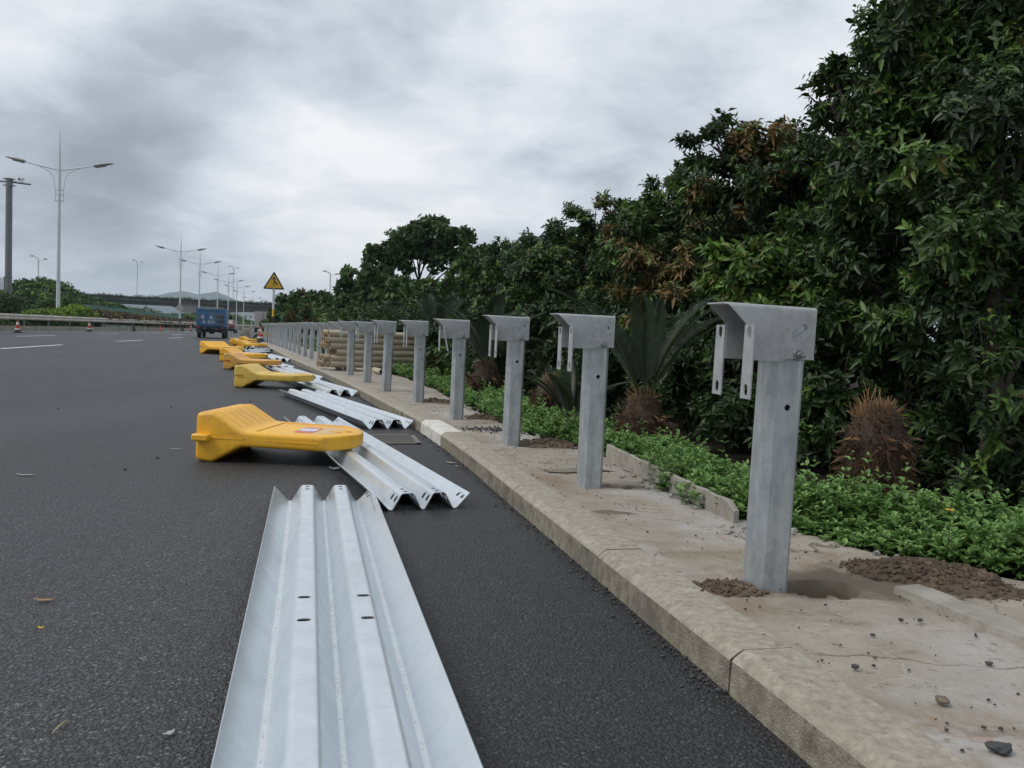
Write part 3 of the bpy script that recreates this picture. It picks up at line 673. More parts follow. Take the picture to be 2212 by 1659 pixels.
d1 = Vector((-.685, 2.88)).normalized()
f1 = Vector((-.965, 4.47)); n1_ = f1 - d1*BL
place_beam(n1_, f1, 'bright galvanized three-wave beam filling the bottom foreground, running out of the picture')
place_beam((-.43, 4.37), (-1.86, 7.99), 'galvanized three-wave beam under the tip of the nearest yellow barrier')
place_beam((-1.14, 7.95), (-2.78, 11.3), 'galvanized three-wave beam lying open between the two nearest yellow barriers')
place_beam((-2.33, 11.6), (-4.0, 15.1), 'galvanized three-wave beam under the tip of the pale lemon yellow barrier')
place_beam((-3.5, 14.7), (-5.1, 18.2), 'galvanized three-wave beam just past the pale barrier, ending below the bamboo stack')
place_beam((-4.86, 18.1), (-6.5, 21.6), 'galvanized three-wave beam under the tip of the dirt-worn yellow barrier')
place_beam((-6.1, 22.5), (-7.6, 26.0), 'galvanized three-wave beam beside the tip of the deep orange-yellow barrier')
place_beam((-7.95, 25.2), (-8.35, 29.05), 'galvanized beam turned across its neighbours, nearer of a crossing pair by the kerb')
place_beam((-8.75, 28.1), (-9.1, 31.9), 'galvanized beam turned across its neighbours, farther of a crossing pair by the kerb')
place_beam((-10.0, 32.6), (-11.3, 36.2), 'galvanized three-wave beam whose end shows beneath a small far yellow barrier')
place_beam((-11.9, 37.4), (-13.2, 41.0), 'farthest galvanized beam, half hidden by the farthest barriers')

# ------------------------------------------------------------------ yellow water-filled barriers lying on their sides
def barrier_rings():
    # (x along, half width, half height, corner)
    S_ = [(0, .345, .135, .03), (.006, .358, .150, .03), (.022, .368, .160, .028), (.11, .372, .166, .026), (.135, .373, .160, .026), (.165, .373, .142, .026), (.30, .375, .064, .024), (.325, .375, .054, .024), (.36, .375, .051, .024), (.60, .373, .050, .024), (.86, .370, .050, .024), (.89, .362, .050, .024),
          (1.0, .235, .049, .024), (1.03, .190, .048, .024), (1.055, .13, .046, .022), (1.068, .085, .040, .018), (1.073, .06, .03, .012)]
    rings = []
    for x, hy, hz, c in S_:
        c = min(c, hz*.7, hy*.7)
        pts = []
        for sy, sz, a0 in ((1, 1, 0), (-1, 1, 90), (-1, -1, 180), (1, -1, 270)):
            for k in range(5):
                a = R(a0 + 90*k/4); pts.append((x, sy*(hy-c) + c*math.cos(a), sz*(hz-c) + c*math.sin(a)))
        # extra points along the long sides keep the faces even
        full = []
        for i in range(len(pts)):
            p, q = pts[i], pts[(i+1) % len(pts)]
            full.append(p)
            if (i+1) % 5 == 0:
                for t in (.25, .5, .75): full.append(tuple(p[j]*(1-t)+q[j]*t for j in range(3)))
        rings.append(full)
    return rings
def make_barrier(m, notch=True, sticker=False):
    root = empty('water_barrier', (0, 0, 0))
    body = MB().loft(barrier_rings()).build('barrier_body', m, root, ang=28)
    c = MB()
    c.tube([(.985, 0, -.1), (.985, 0, .1)], .030, 20)
    # shallow panel sunk in the upper face
    c.prism([(.40, -.31), (.86, -.31), (.94, -.20), (.94, .20), (.86, .31), (.40, .31)], 'z', .0455, .09)
    for k in range(6):      # ribs pressed into the foot
        yy = -.28 + .112*k
        c.prism([(.015, .161), (.112, .162), (.138, .156), (.29, .066), (.31, .09), (.16, .19), (.11, .20), (.015, .20)], 'y', yy, yy+.016)
    if notch: c.box((.07, -.375, 0), (.15, .12, .048))
    boolcut(body, c); sharpen(body.data, 28)
    MB().tube([(.90, 0, .0445), (.90, 0, .0515)], .055, 24).build('filler_cap', m, root)
    sm_ = MB(); sm_.box((.21, -.374, .0), (.24, .006, .007)).box((.60, -.3725, 0), (.52, .005, .006)); sm_.build('mould_seam', m, root)
    if not notch:
        MB().box((.055, -.395, 0), (.115, .07, .046)).build('connector_tab', m, root, bevel=.010)
    else:
        MB().tube([(.95, -.270, 0), (.962, -.285, 0)], .016, 12).build('side_plug', m, root)
    return root
bars = {}
def place_barrier(fl, yaw, label, m, proto=None, notch=True, zc=.166, tilt=0, scale=1.0):
    """fl: foot corner nearest the camera, on the ground"""
    a = R(yaw); ydir = Vector((-math.sin(a), math.cos(a)))
    key = (m.name, notch)
    if key not in bars: bars[key] = make_barrier(m, notch); o = bars[key]
    else: o = copy_tree(bars[key])
    o.location = (fl[0] + ydir.x*.372*scale, fl[1] + ydir.y*.372*scale, zc*scale); o.rotation_euler = (0, R(tilt), a); o.scale = (scale*(.955 if yaw == -3 else 1),)*1 + (scale,)*2
    return tag(o, label, 'traffic barrier', 'yellow plastic barriers lying on their sides')
b1 = place_barrier((-2.075, 5.62), -3, 'nearest yellow plastic barrier lying on its side, red and white sticker near its tip', M_YEL, notch=False, tilt=1.0)
s = MB(); s.box((.69, -.03, .0468), (.13, .30, .002)); s.build('warning_sticker', M_STKR, b1, ang=0)
s = MB(); s.box((.695, -.03, .0488), (.12, .14, .002)); s.build('printed_label', M_STKW, b1, ang=0)
s = MB(); s.prism([(.77, -.19), (.90, -.15), (.93, -.08), (.86, .02), (.90, .09), (.92, .17), (.77, .19)], 'z', .0458, .0466); s.build('glue_residue', M_GLUE, b1, ang=0)
b2 = place_barrier((-4.05, 12.45), -1, 'pale lemon yellow barrier on its side, second nearest to the camera', M_YELPALE)
s = MB(); s.box((.70, .06, .0468), (.16, .2, .002)); s.build('printed_label', M_STKW, b2, ang=0)
place_barrier((-5.89, 17.42), -2, 'dirt-worn yellow barrier with a brownish scuffed foot, behind the pale one', M_YELDIRT)
place_barrier((-7.26, 21.18), -6, 'deep orange-yellow barrier on its side, just behind the dirt-worn one', M_YEL)
place_barrier((-9.59, 26.19), -30, 'yellow barrier turned askew with its ribbed foot towards the road, leftmost of all', M_YEL, scale=1.15)
place_barrier((-10.75, 33.3), -4, 'small far yellow barrier lying across a beam, nearest of the last three', M_YEL)
place_barrier((-12.4, 37.5), 2, 'small far yellow barrier with its foot out into the road, middle of the last three', M_YEL, notch=False)
place_barrier((-14.2, 44.4), 0, 'farthest and smallest yellow barrier beside the end of the kerb', M_YEL)

# ------------------------------------------------------------------ bamboo stack, loose pipe
root_l = Vector((-3.52, 16.62)); phi = R(33); ax = Vector((math.cos(phi), math.sin(phi), 0)); ay = Vector((-math.sin(phi), math.cos(phi), 0))
LAY = ['ground', 'second lowest', 'third', 'fourth', 'fifth', 'top']
def bamboo(L_, r, seed):
    rr = random.Random(seed); n = 15; path = []; rad = []
    nodes = sorted(rr.uniform(.1, L_-.1) for _ in range(4))
    for k in range(n*2+1):
        x = L_*k/(n*2); path.append((x, .006*math.sin(x*2+seed), .004*math.cos(x*1.7+seed)))
        bump_ = max([math.exp(-((x-q)/.012)**2) for q in nodes] + [0]); rad.append(r*(1 - .03*x/L_) + .004*bump_)
    return path, rad
k = 0
r_b = .064
for lay in range(6):
    ncol = (4, 4, 3, 3, 3, 2)[lay]
    for c_ in range(ncol):
        r_ = r_b*random.uniform(.92, 1.04)
        off = (-.01, .01, .06, -.02, -.05, -.10)[lay] + random.uniform(-.05, .05) + (-.08 if c_ and lay in (0, 1, 3) else 0)
        p0 = Vector((root_l.x, root_l.y, 0)) + ay*(c_*.132 + (lay % 2)*.02) + ax*off
        o = empty('bamboo_pole', (p0.x, p0.y, KH + .055 + r_b + lay*.1195), phi + R(random.uniform(-.8, .8)))
        path, rad = bamboo(2.02*random.uniform(.95, 1.03), r_, k)
        MB().tube(path, rad, 16, cap=False).build('culm', M_BAMBOO, o, ang=179)
        e_ = MB()
        for pe, sg in ((path[0], 1), (path[-1], -1)):
            n_ = 16; ro = rad[0]*.99; ri = rad[0]*.42; V = []
            for q, xx in ((ro, 0), (ri, 0), (ri*.9, .09)):
                for j in range(n_): V.append((pe[0]+sg*xx, pe[1]+q*math.cos(2*math.pi*j/n_), pe[2]+q*math.sin(2*math.pi*j/n_)))
            V.append((pe[0]+sg*.09, pe[1], pe[2]))
            F = [(a*n_+j, a*n_+(j+1) % n_, (a+1)*n_+(j+1) % n_, (a+1)*n_+j) for a in range(2) for j in range(n_)] + [(2*n_+j, 2*n_+(j+1) % n_, 3*n_) for j in range(n_)]
            e_.add(V, F)
        e_.build('cut_end', M_BAMEND, o, ang=40)
        pos = ('front pole', 'second pole from the front', 'third pole from the front', 'hindmost pole')[c_]
        tag(o, 'greyed bamboo %s in the %s layer of the stack' % (pos, LAY[lay]), 'bamboo pole', 'bamboo poles stacked behind the posts'); k += 1
# two bearers under the stack and a pipe stub
for i, t in enumerate((.45, 1.6)):
    p = Vector((root_l.x, root_l.y, 0)) + ax*t - ay*.12
    MBt = MB().tube([(p.x, p.y, KH+.026), (p.x+ay.x*.8, p.y+ay.y*.8, KH+.026)], .026, 10)
    tag(MBt.build('timber_bearer', M_WOOD, None), ('short timber bearer under the left part of the bamboo stack', 'short timber bearer under the right part of the bamboo stack')[i], 'timber', 'bearers under the bamboo stack')
pp = gp(1786/1.4755, 1)  # unused sighting kept simple
p = Vector((-2.40, 15.75, KH+.052)); d = Vector((-.35, .93, 0)).normalized(); V = []; n_ = 18
mb = MB()
for q, s_ in ((.052, 0), (.052, .7), (.042, .7), (.042, 0)):
    a = p + d*s_; sx = Vector((d.y, -d.x, 0))
    mb.v += [tuple(a + sx*q*math.cos(2*math.pi*j/n_) + Vector((0, 0, 1))*q*math.sin(2*math.pi*j/n_)) for j in range(n_)]
mb.f += [(a*n_+j, a*n_+(j+1) % n_, ((a+1) % 4)*n_+(j+1) % n_, ((a+1) % 4)*n_+j) for a in range(4) for j in range(n_)]
tag(mb.build('pipe_stub', M_BAMBOO, None), 'short hollow bamboo pipe pointing at the camera below the stack', 'pipe')
# plank leaning among the far posts
mb = MB(); mb.box((0, 0, .43), (1.0, .03, .14), Matrix.Rotation(R(12), 3, 'Y')); 
o = empty('wooden_plank', (-11.25, 39.2, KH), R(-10)); mb.build('plank', M_WOOD, o); MB().tube([(0, .03, 0), (0, .03, .8)], .02, 8).build('stake', M_DGREY, o)
tag(o, 'wooden plank nailed across a stake in front of the far posts', 'plank')

# ------------------------------------------------------------------ drain grate, edging, soil heaps, stones, litter
o = MB()
ga, gb, gc, gd = [Vector((*p, .006)) for p in ((-1.22, 7.42), (-.87, 7.55), (-.74, 6.98), (-1.07, 6.86))]
fr = []
for k in range(8):
    t0 = (k+.18)/8; t1 = (k+.68)/8
    o.add([tuple(ga.lerp(gd, t0)), tuple(gb.lerp(gc, t0)), tuple(gb.lerp(gc, t1)), tuple(ga.lerp(gd, t1))], [(0, 1, 2, 3)])
root = empty('drain_grate', (0, 0, 0))
o.build('bars', M_GRATE, root, ang=0)
MB().add([tuple(Vector((v.x, v.y, .0025))) for v in (ga, gb, gc, gd)], [(0, 1, 2, 3)]).build('pit_shade', mat('pit_shade_paint', (.012, .011, .01)), root, ang=0)  # flat black sheet: shade under the bars painted on, no hollow below
fr = MB()
for a, b in ((ga, gb), (gb, gc), (gc, gd), (gd, ga)):
    dd = (b-a).normalized(); nn = Vector((-dd.y, dd.x, 0))*.02
    fr.add([tuple(q + Vector((0, 0, .003))) for q in (a-nn-dd*.02, b-nn+dd*.02, b+nn+dd*.02, a+nn-dd*.02)], [(0, 1, 2, 3)])
fr.build('grate_frame', M_GRATE, root, ang=0)
tag(root, 'rusty rectangular drain grate in the asphalt beside the white kerbstone', 'drain grate')

a, b = Vector((.665, 5.72)), Vector((1.045, 3.86)); d = (b-a).normalized(); nn = Vector((-d.y, d.x))
mb = MB(); rings = []
for k in range(25):
    t = k/24; c_ = a.lerp(b, t); w_ = .014 + .003*math.sin(k*1.7); h = .108 - .02*t + .004*math.sin(k*2.3) - (.03 if k == 24 else 0)
    rings.append([(c_.x-nn.x*w_, c_.y-nn.y*w_, KH-.06), (c_.x-nn.x*w_, c_.y-nn.y*w_, KH+h-.006), (c_.x-nn.x*(w_-.006), c_.y-nn.y*(w_-.006), KH+h), (c_.x+nn.x*(w_-.004), c_.y+nn.y*(w_-.004), KH+h-.003), (c_.x+nn.x*w_, c_.y+nn.y*w_, KH-.06)])
mb.loft(rings); tag(mb.build('concrete_edging', M_GREYC, None, ang=40), 'low thin concrete edging between the verge slab and the green plants', 'concrete edging')
# sunk cement strip at the right
a, b = Vector((1.36, 2.86)), Vector((1.62, 2.0)); d = (b-a).normalized(); nn = Vector((-d.y, d.x)); rings = []
for k in range(31):
    t = k/30; c_ = a.lerp(b, t); wb = [float(q) for q in fnoise(np.array([[c_.x*9, c_.y*9, j*5.] for j in range(4)]), .6, 8)]
    rings.append([(c_.x-nn.x*(.06+.008*wb[0]), c_.y-nn.y*(.06+.008*wb[0]), KH-.03), (c_.x-nn.x*(.052+.008*wb[0]), c_.y-nn.y*(.052+.008*wb[0]), KH+.018+.006*wb[1]), (c_.x+nn.x*.05, c_.y+nn.y*.05, KH+.022+.006*wb[2]), (c_.x+nn.x*(.065+.01*wb[3]), c_.y+nn.y*(.065+.01*wb[3]), KH-.03)])
tag(MB().loft(rings).build('concrete_strip', M_GREYC, None, ang=40), 'broken concrete strip beside the soil heap at the right edge', 'concrete strip')

def heap(name, c, ra, rb, h, yaw, seed, label, ncr=160, smax=.022, m=M_SOIL):
    n1_, n2_ = 40, 40; V = []; F = []
    gx = np.linspace(-1.15, 1.15, n1_); G = np.array([[x, y_] for x in gx for y_ in gx]); P3 = np.stack([G[:, 0]*ra, G[:, 1]*rb, G[:, 0]*0], 1)
    rad = np.sqrt((G**2).sum(1)) + .16*fnoise(P3/ra, .9, seed, 3)
    z = h*np.clip(1-rad**1.6, -.6, 1) + .16*h*fnoise(P3/ra, 3.2, seed+1, 4)*np.clip(1.2-rad, 0, 1)
    root = empty(name, (c[0], c[1], KH-.004), yaw)
    V = [(P3[i, 0], P3[i, 1], float(z[i])) for i in range(len(P3))]
    F = [(i*n1_+j, (i+1)*n1_+j, (i+1)*n1_+j+1, i*n1_+j+1) for i in range(n1_-1) for j in range(n1_-1)]
    mb = MB().add(V, F)
    pts = []; sz = []
    rr = random.Random(seed)
    for _ in range(ncr):
        a = rr.uniform(0, 6.28); q = rr.uniform(0, 1.25)**.7; x, y_ = q*math.cos(a), q*math.sin(a)
        i = min(range(n1_), key=lambda i: abs(gx[i]-max(-1.15, min(1.15, x)))); j = min(range(n1_), key=lambda j: abs(gx[j]-max(-1.15, min(1.15, y_))))
        pts.append((x*ra, y_*rb, max(0, float(z[i*n1_+j])) + .002)); sz.append(rr.uniform(.004, smax)*rr.uniform(.5, 1))
    lumps(pts, sz, mb, .9)
    for i_ in range(ncr//9):
        p_ = pts[rr.randrange(len(pts))]; s_ = rr.uniform(.5, 1.0)*smax; V_, F_ = blob((p_[0], p_[1], p_[2]-s_*.2), s_, seed*50+i_, 1, .8, .3); mb.add(V_, F_)
    mb.build('crumbly_earth', m, root, ang=30)
    return tag(root, label, 'soil heap', 'dug soil lying round the posts')
heap('soil_heap', (1.53, 3.03), .27, .17, .062, R(-32), 5, 'largest brown soil heap, between the nearest post and the green plants', 800, .02)
heap('soil_heap', (.745, 2.80), .115, .075, .018, R(10), 9, 'flat heap of dry clods at the left foot of the nearest post', 200, .018)
heap('soil_heap', (.32, 6.45), .28, .16, .035, R(-20), 12, 'dark crumbly soil heap right of the third post', 160, .03)
heap('soil_heap', (-.22, 8.28), .24, .14, .03, R(-20), 15, 'small soil heap right of the fourth post', 90, .03)
heap('soil_heap', (-.9, 10.1), .24, .16, .03, R(-20), 18, 'small soil heap right of the fifth post', 70, .03)
heap('mortar_heap', (1.06, 3.62), .16, .09, .04, R(-60), 21, 'ragged heap of broken grey mortar along the planting edge right of the nearest post', 120, .02, M_MORTAR)['group'] = 'broken mortar along the planting edge'
# ragged mortar edge and crumbs over the slab
mb = MB(); pts = []; sz = []
for _ in range(230):
    y = random.uniform(1.9, 11); x = float(bx(y)) + random.gauss(-.02, .045); pts.append((x, y, KH + .004)); sz.append(random.uniform(.006, .024))
lumps(pts, sz, mb, .6); tag(mb.build('mortar_rubble', M_MORTAR, None, ang=0), kind='stuff')
mb = MB(); pts = []; sz = []
for _ in range(760):
    y = 1.5 + 11*random.random()**1.4; t = random.random(); x = float(kx(y))+KW + t*(float(bx(y))-float(kx(y))-KW); pts.append((x, y, KH+.001)); sz.append(random.uniform(.0018, .007))
for _ in range(130):
    pts.append((random.gauss(-.16, .14), random.gauss(7.3, .12), KH+.002)); sz.append(random.uniform(.004, .018))
lumps(pts, sz, mb, .7); tag(mb.build('slab_crumbs', M_STONE, None, ang=0), kind='stuff')
zc = 2.079*1.4755
for i, (px, py, s_) in enumerate([(1395, 580, .012), (1525, 585, .013), (1770, 550, .017), (1210, 680, .011), (1095, 895, .015), (1215, 880, .008), (1980, 873, .014), (1945, 1290, .008), (2058, 1300, .009), (1975, 1108, .007), (895, 478, .008), (487, 683, .009), (1180, 798, .006), (1410, 1310, .006), (1700, 1262, .006), (765, 130, .01)]):
    p = gp((2200 + px/2.079)/1.4755, (1700 + py/2.079)/1.4755, KH)
    s_ *= .75; V, F = blob((p.x, p.y, KH + s_*.4), s_, i, 1, .65, .3)
    tag(MB().add(V, F).build('stone_chip', M_STONE, None, ang=30), 'small dark stone chip lying on the dusty concrete verge slab', 'stone', 'dark stone chips on the verge slab')
p = gp((2200+1665/2.079)/1.4755, (1700+1125/2.079)/1.4755, KH); V, F = blob((p.x, p.y, KH+.009), .017, 31, 2, .55, .25)
tag(MB().add(V, F).build('stone', M_BSTONE, None, ang=30), 'brown stone beside a rust stain on the verge slab', 'stone')
p = gp((2200+2050/2.079)/1.4755, (1700+1445/2.079)/1.4755, KH); V, F = blob((p.x, p.y, KH+.008), .023, 33, 3, .42, .35)
tag(MB().add(V, F).build('asphalt_lump', M_STONE, None, ang=20), 'black lump of asphalt in the bottom right corner of the slab', 'asphalt lump')
# shallow water standing on the slab
pc = Vector((.42, 5.2)); V = []
for k in range(36):
    a = 2*math.pi*k/36; r_ = 1 + .16*math.sin(2*a+.5) + .12*math.sin(5*a) + .05*math.sin(9*a); V.append((pc.x + .20*r_*math.cos(a)*.97, pc.y + .095*r_*math.sin(a) + .045*math.cos(a), KH + .0035))
o = MB().add(V, [tuple(range(36))]).build('puddle', M_WATER, None, ang=0); o['kind'] = 'structure'
# litter on the asphalt
def scrap(name, p, L_, wd, yaw, m, label, cat, curl=.004, n=6):
    V = []; F = []
    for k in range(n+1):
        t = k/n; ww = wd*(math.sin(math.pi*min(max(t, .06), .94))**.7); z = .004 + curl*(2*t-1)**2 + .001*math.sin(k*2.1)
        for s_ in (-1, 0, 1): V.append(((t-.5)*L_, s_*ww/2, z + (.35*wd*.4 if s_ else 0)))
    for k in range(n):
        for j in range(2): F.append((k*3+j, k*3+j+1, (k+1)*3+j+1, (k+1)*3+j))
    o = MB().add(V, F).build(name, m, None, ang=179); o.location = (p.x, p.y, p.z); o.rotation_euler = (0, 0, yaw)
    sm = o.modifiers.new('thick', 'SOLIDIFY'); sm.thickness = .0012
    return tag(o, label, cat)
scrap('dry_leaf', gp(95, 1300), .065, .016, R(5), M_DRY, 'tan dry leaf on the dark asphalt at the left', 'leaf')
scrap('dry_leaf', gp(380, 972), .10, .02, R(-8), M_LITTER, 'pale dry strip on the asphalt left of the nearest yellow barrier', 'leaf')
scrap('dry_leaf', gp(55, 1028), .11, .02, R(4), M_LITTER, 'pale dry strip on the asphalt near the left picture edge', 'leaf')
scrap('dry_leaf', gp(365, 1590), .030, .016, R(60), M_LITTER, 'small pale flake on the asphalt left of the foreground beam', 'leaf')
scrap('dry_leaf', gp(88, 1360), .018, .010, R(5), M_FLOWER, 'tiny yellow petal on the asphalt at the left', 'petal')
scrap('plastic_scrap', gp(724, 1016), .075, .06, R(20), M_LITTER, 'crumpled clear plastic scrap just below the nearest barrier', 'litter', .012)
scrap('plastic_scrap', gp(975, 1002), .07, .035, R(-10), M_LITTER, 'flat pale plastic scrap on the asphalt beside the kerb', 'litter', .006)
scrap('plastic_scrap', gp(985, 1009), .03, .02, R(30), M_LITTER, 'tiny pale plastic scrap on the asphalt beside the kerb', 'litter', .006)
o = MB().tube([gp(113, 1583, .004), gp(128, 1568, .012), gp(143, 1556, .004)], [.0012, .0018, .001], 6).build('straw', M_STRAW, None)
tag(o, 'thin straw-coloured twig on the asphalt, bottom left', 'twig')
for i, (px, py, s_) in enumerate([(125, 884*1.0, .012), (370, 880, .012), (340, 990, .012), (190, 878, .01), (540, 868, .014), (270, 1015, .01)]):
    p = gp(px, py, 0); V, F = blob((p.x, p.y, s_*.4), s_, i+50, 1, .6, .3)
    tag(MB().add(V, F).build('stone_chip', M_STONE, None, ang=30), 'small black asphalt chip lying loose on the road left of the barriers', 'stone', 'loose chips on the road')
# ------------------------------------------------------------------ median: kerb wall, guardrail, cones, lamps
Yl = np.concatenate([np.arange(36, 130, 3), np.arange(130, 420, 15)])
mb = MB()
rings = [[(float(lx(y))-.0, y, -.1), (float(lx(y))-.02, y, .30), (float(lx(y))-.35, y, .30), (float(lx(y))-.35, y, -.1)] for y in Yl]
tag(mb.loft(rings).build('median_wall', M_WALLC, None, ang=40), 'low dirty concrete wall along the far side of the road', 'wall')
strip('median_soil', lambda y: lx(y)-45, lambda y: lx(y)-.33, Yl, .26, M_GRASS, nx=6)
root = empty('median_guardrail', (float(lx(50))-.5, 50, .3))
def wrail(z0, h, off):
    prof = [(0, 0), (.02, .02), (.075, .06), (.075, .10), (.02, .145), (.02, .165), (.075, .21), (.075, .25), (.02, .29), (0, .31)]
    prof = [(a, b*h/.31) for a, b in prof]; rings = []
    for y in Yl:
        x = float(lx(y)) - off
        rings.append([(x + a - root.location.x, y - 50, z0 + b - .3) for a, b in prof] + [(x - .03 - root.location.x, y - 50, z0 + h - .3), (x - .03 - root.location.x, y-50, z0 - .3)])
    return MB().loft(rings)
wrail(.66, .36, .45).build('rail', M_RAIL, root, ang=50)
for y in np.arange(38, 160, 4):
    x = float(lx(y)) - .53 - root.location.x
    MB().tube([(x, y-50, -.4), (x, y-50, .70)], .06, 8).build('rail_post', M_DGREY, root)
tag(root, 'weathered pale W-profile guardrail along the far median', 'guardrail')

def cone_mb(r0, r1, z0, z1, n=16):
    V = [(r0*math.cos(2*math.pi*k/n), r0*math.sin(2*math.pi*k/n), z0) for k in range(n)] + [(r1*math.cos(2*math.pi*k/n), r1*math.sin(2*math.pi*k/n), z1) for k in range(n)]
    return MB().add(V, [(k, (k+1) % n, n+(k+1) % n, n+k) for k in range(n)] + [tuple(range(n))[::-1], tuple(range(n, 2*n))])
def make_cone(m, h=.7, bands=True, foot=True):
    root = empty('traffic_cone', (0, 0, 0)); f = h/.7
    rad = lambda z: (.17 - .145*z/.7)
    if foot: MB().box((0, 0, .02), (.42, .42, .04)).build('cone_base', M_BLACK, root, bevel=.01)
    cone_mb(rad(.0), rad(.16), .035, .16*f).build('cone_skirt', M_BLACK if bands else m, root)
    cone_mb(rad(.16), rad(.7), .16*f, .70*f).build('cone_body', m, root)
    if bands:
        for a, b in ((.17, .24), (.44, .58)):
            cone_mb(rad(a)+.004, rad(b)+.004, a*f, b*f).build('reflective_band', M_REFL, root)
    return root
cr_, cb_, co_ = make_cone(M_RED), make_cone(M_BLACK, .62, False), make_cone(M_ORANGE, .55, False)
CONES = [(38, 719, 0, 'leftmost red and white striped cone, nearest along the median kerb'), (193, 716, 0, 'second red and white striped cone along the median kerb'),
         (289, 715.6, 1, 'dark unstriped cone between the second striped cone and the orange one'), (346, 715.2, 2, 'faded plain orange cone along the median kerb'),
         (394, 715, 1, 'dark unstriped cone left of the striped cone by the truck'), (412, 715.1, 0, 'small red and white striped cone just left of the truck'),
         (519, 716.5, 1, 'small dark cone in the distance right of the red car'), (530, 716.2, 1, 'tiny dark cone in the distance, farther right of the red car'), (541, 716, 0, 'tiny red and white cone in the distance before the lorry')]
used = set()
for px, py, k, lab in CONES:
    p = gp(px, py, 0); 
    if px > 500: p = at(px, 712, 150 + (px-519)*2.0); p.z = 0
    pr = (cr_, cb_, co_)[k]; o = pr if k not in used else copy_tree(pr); used.add(k)
    o.location = (p.x, p.y, 0); o.rotation_euler = (0, 0, R(random.uniform(0, 40))); tag(o, lab, 'traffic cone', 'cones along the median kerb')
o = copy_tree(cr_); o.location = (-12.75, 43.2, KH); tag(o, 'red and white cone standing alone at the far end of the post row', 'traffic cone')
o.scale = (1.1, 1.1, 1.1)

def make_lamp():
    """double-arm street lamp, arms along x; base at 0"""
    root = empty('street_lamp', (0, 0, 0)); H = 10.6
    MB().tube([(0, 0, 0), (0, 0, H), (0, 0, 12.0)], [.14, .08, .055], 10).build('pole', M_LAMP, root)
    MB().tube([(0, 0, 12.0), (0, 0, 13.2)], [.022, .010], 6).build('spike', M_DGREY, root)
    MB().box((0, 0, 8.6), (.56, .10, .04)).box((0, 0, 9.0), (.56, .10, .04)).box((0, 0, 9.3), (.56, .10, .04)).build('collar', M_LAMP, root)
    for s in (-1, 1):
        tip = Vector((s*2.15, 0, H+.42)); 
        arm = MB().tube([(0, 0, H), (s*1.2, 0, H+.22), tip], [.045, .04, .032], 8)
        P = chaikin([(s*.26, 0, 8.55), (s*.26, 0, 9.5), (s*.42, 0, 10.35), (s*1.0, 0, H+.08), (s*1.35, 0, H+.24)], 3)
        arm.tube(P, .022, 6)
        ao = arm.build('arm', M_LAMP, root)
        d = Vector((s*.975, 0, .20)).normalized()
        V = []; rings = []
        for t, hw, hh in ((0, .12, .07), (.05, .16, .10), (.55, .17, .105), (.85, .15, .085), (1.15, .08, .05), (1.30, .02, .012)):
            c = tip + d*t; up = Vector((-d.z*s, 0, abs(d.x)))
            rings.append([tuple(c + Vector((0, math.cos(a)*hw, 0)) + up*(math.sin(a)*hh + hh*.2)) for a in [2*math.pi*k/12 for k in range(12)]])
        MB().loft(rings).build('lamp_head', M_LHEAD, root, ang=50)
        g = MB(); g.loft([[tuple(tip + d*t + Vector((0, y_, 0)) - Vector((0, 0, z_))) for y_, z_ in ((-.13, .055), (.13, .055), (.09, .125), (-.09, .125))] for t in (.12, .78)]).build('lamp_glass', M_LGLASS, root)
    return root
lamp0 = make_lamp()
LAMPS = [(129, mp(129, 1.7)), (391, 117), (432, 139), (471, 170), (494, 196), (512, 222), (527, 254), (545, 312)]
LL = ['largest double-armed street lamp, left part of the sky beside the camera pole', 'second largest double-armed street lamp, with a round disc sign on its pole', 'third double-armed street lamp, above the left side of the truck', 'fourth double-armed street lamp, just right of the truck',
      'fifth double-armed street lamp along the median', 'sixth double-armed street lamp along the median', 'seventh double-armed street lamp along the median, before the bridge', 'farthest double-armed street lamp, showing only above the bridge']
JY = [368, 544.6, 571, 595, 610, 622, 632.7, 646]
for i, ((px, Y), jy) in enumerate(zip(LAMPS, JY)):
    p = at(px, jy, Y); o = lamp0 if i == 0 else copy_tree(lamp0)
    s = (p.z)/10.6; o.location = (p.x, p.y, 0.0 if i else 0.0); o.scale = (s, s, s); o.rotation_euler = (0, 0, R(8) if i == 0 else R(12))
    tag(o, LL[i], 'street lamp', 'double-armed street lamps along the median')
    if i == 1:
        sgn = MB().tube([(0, -.16, 2.9/s), (0, -.12, 2.9/s)], .45/s, 24).build('disc_sign', M_LORRY, o)
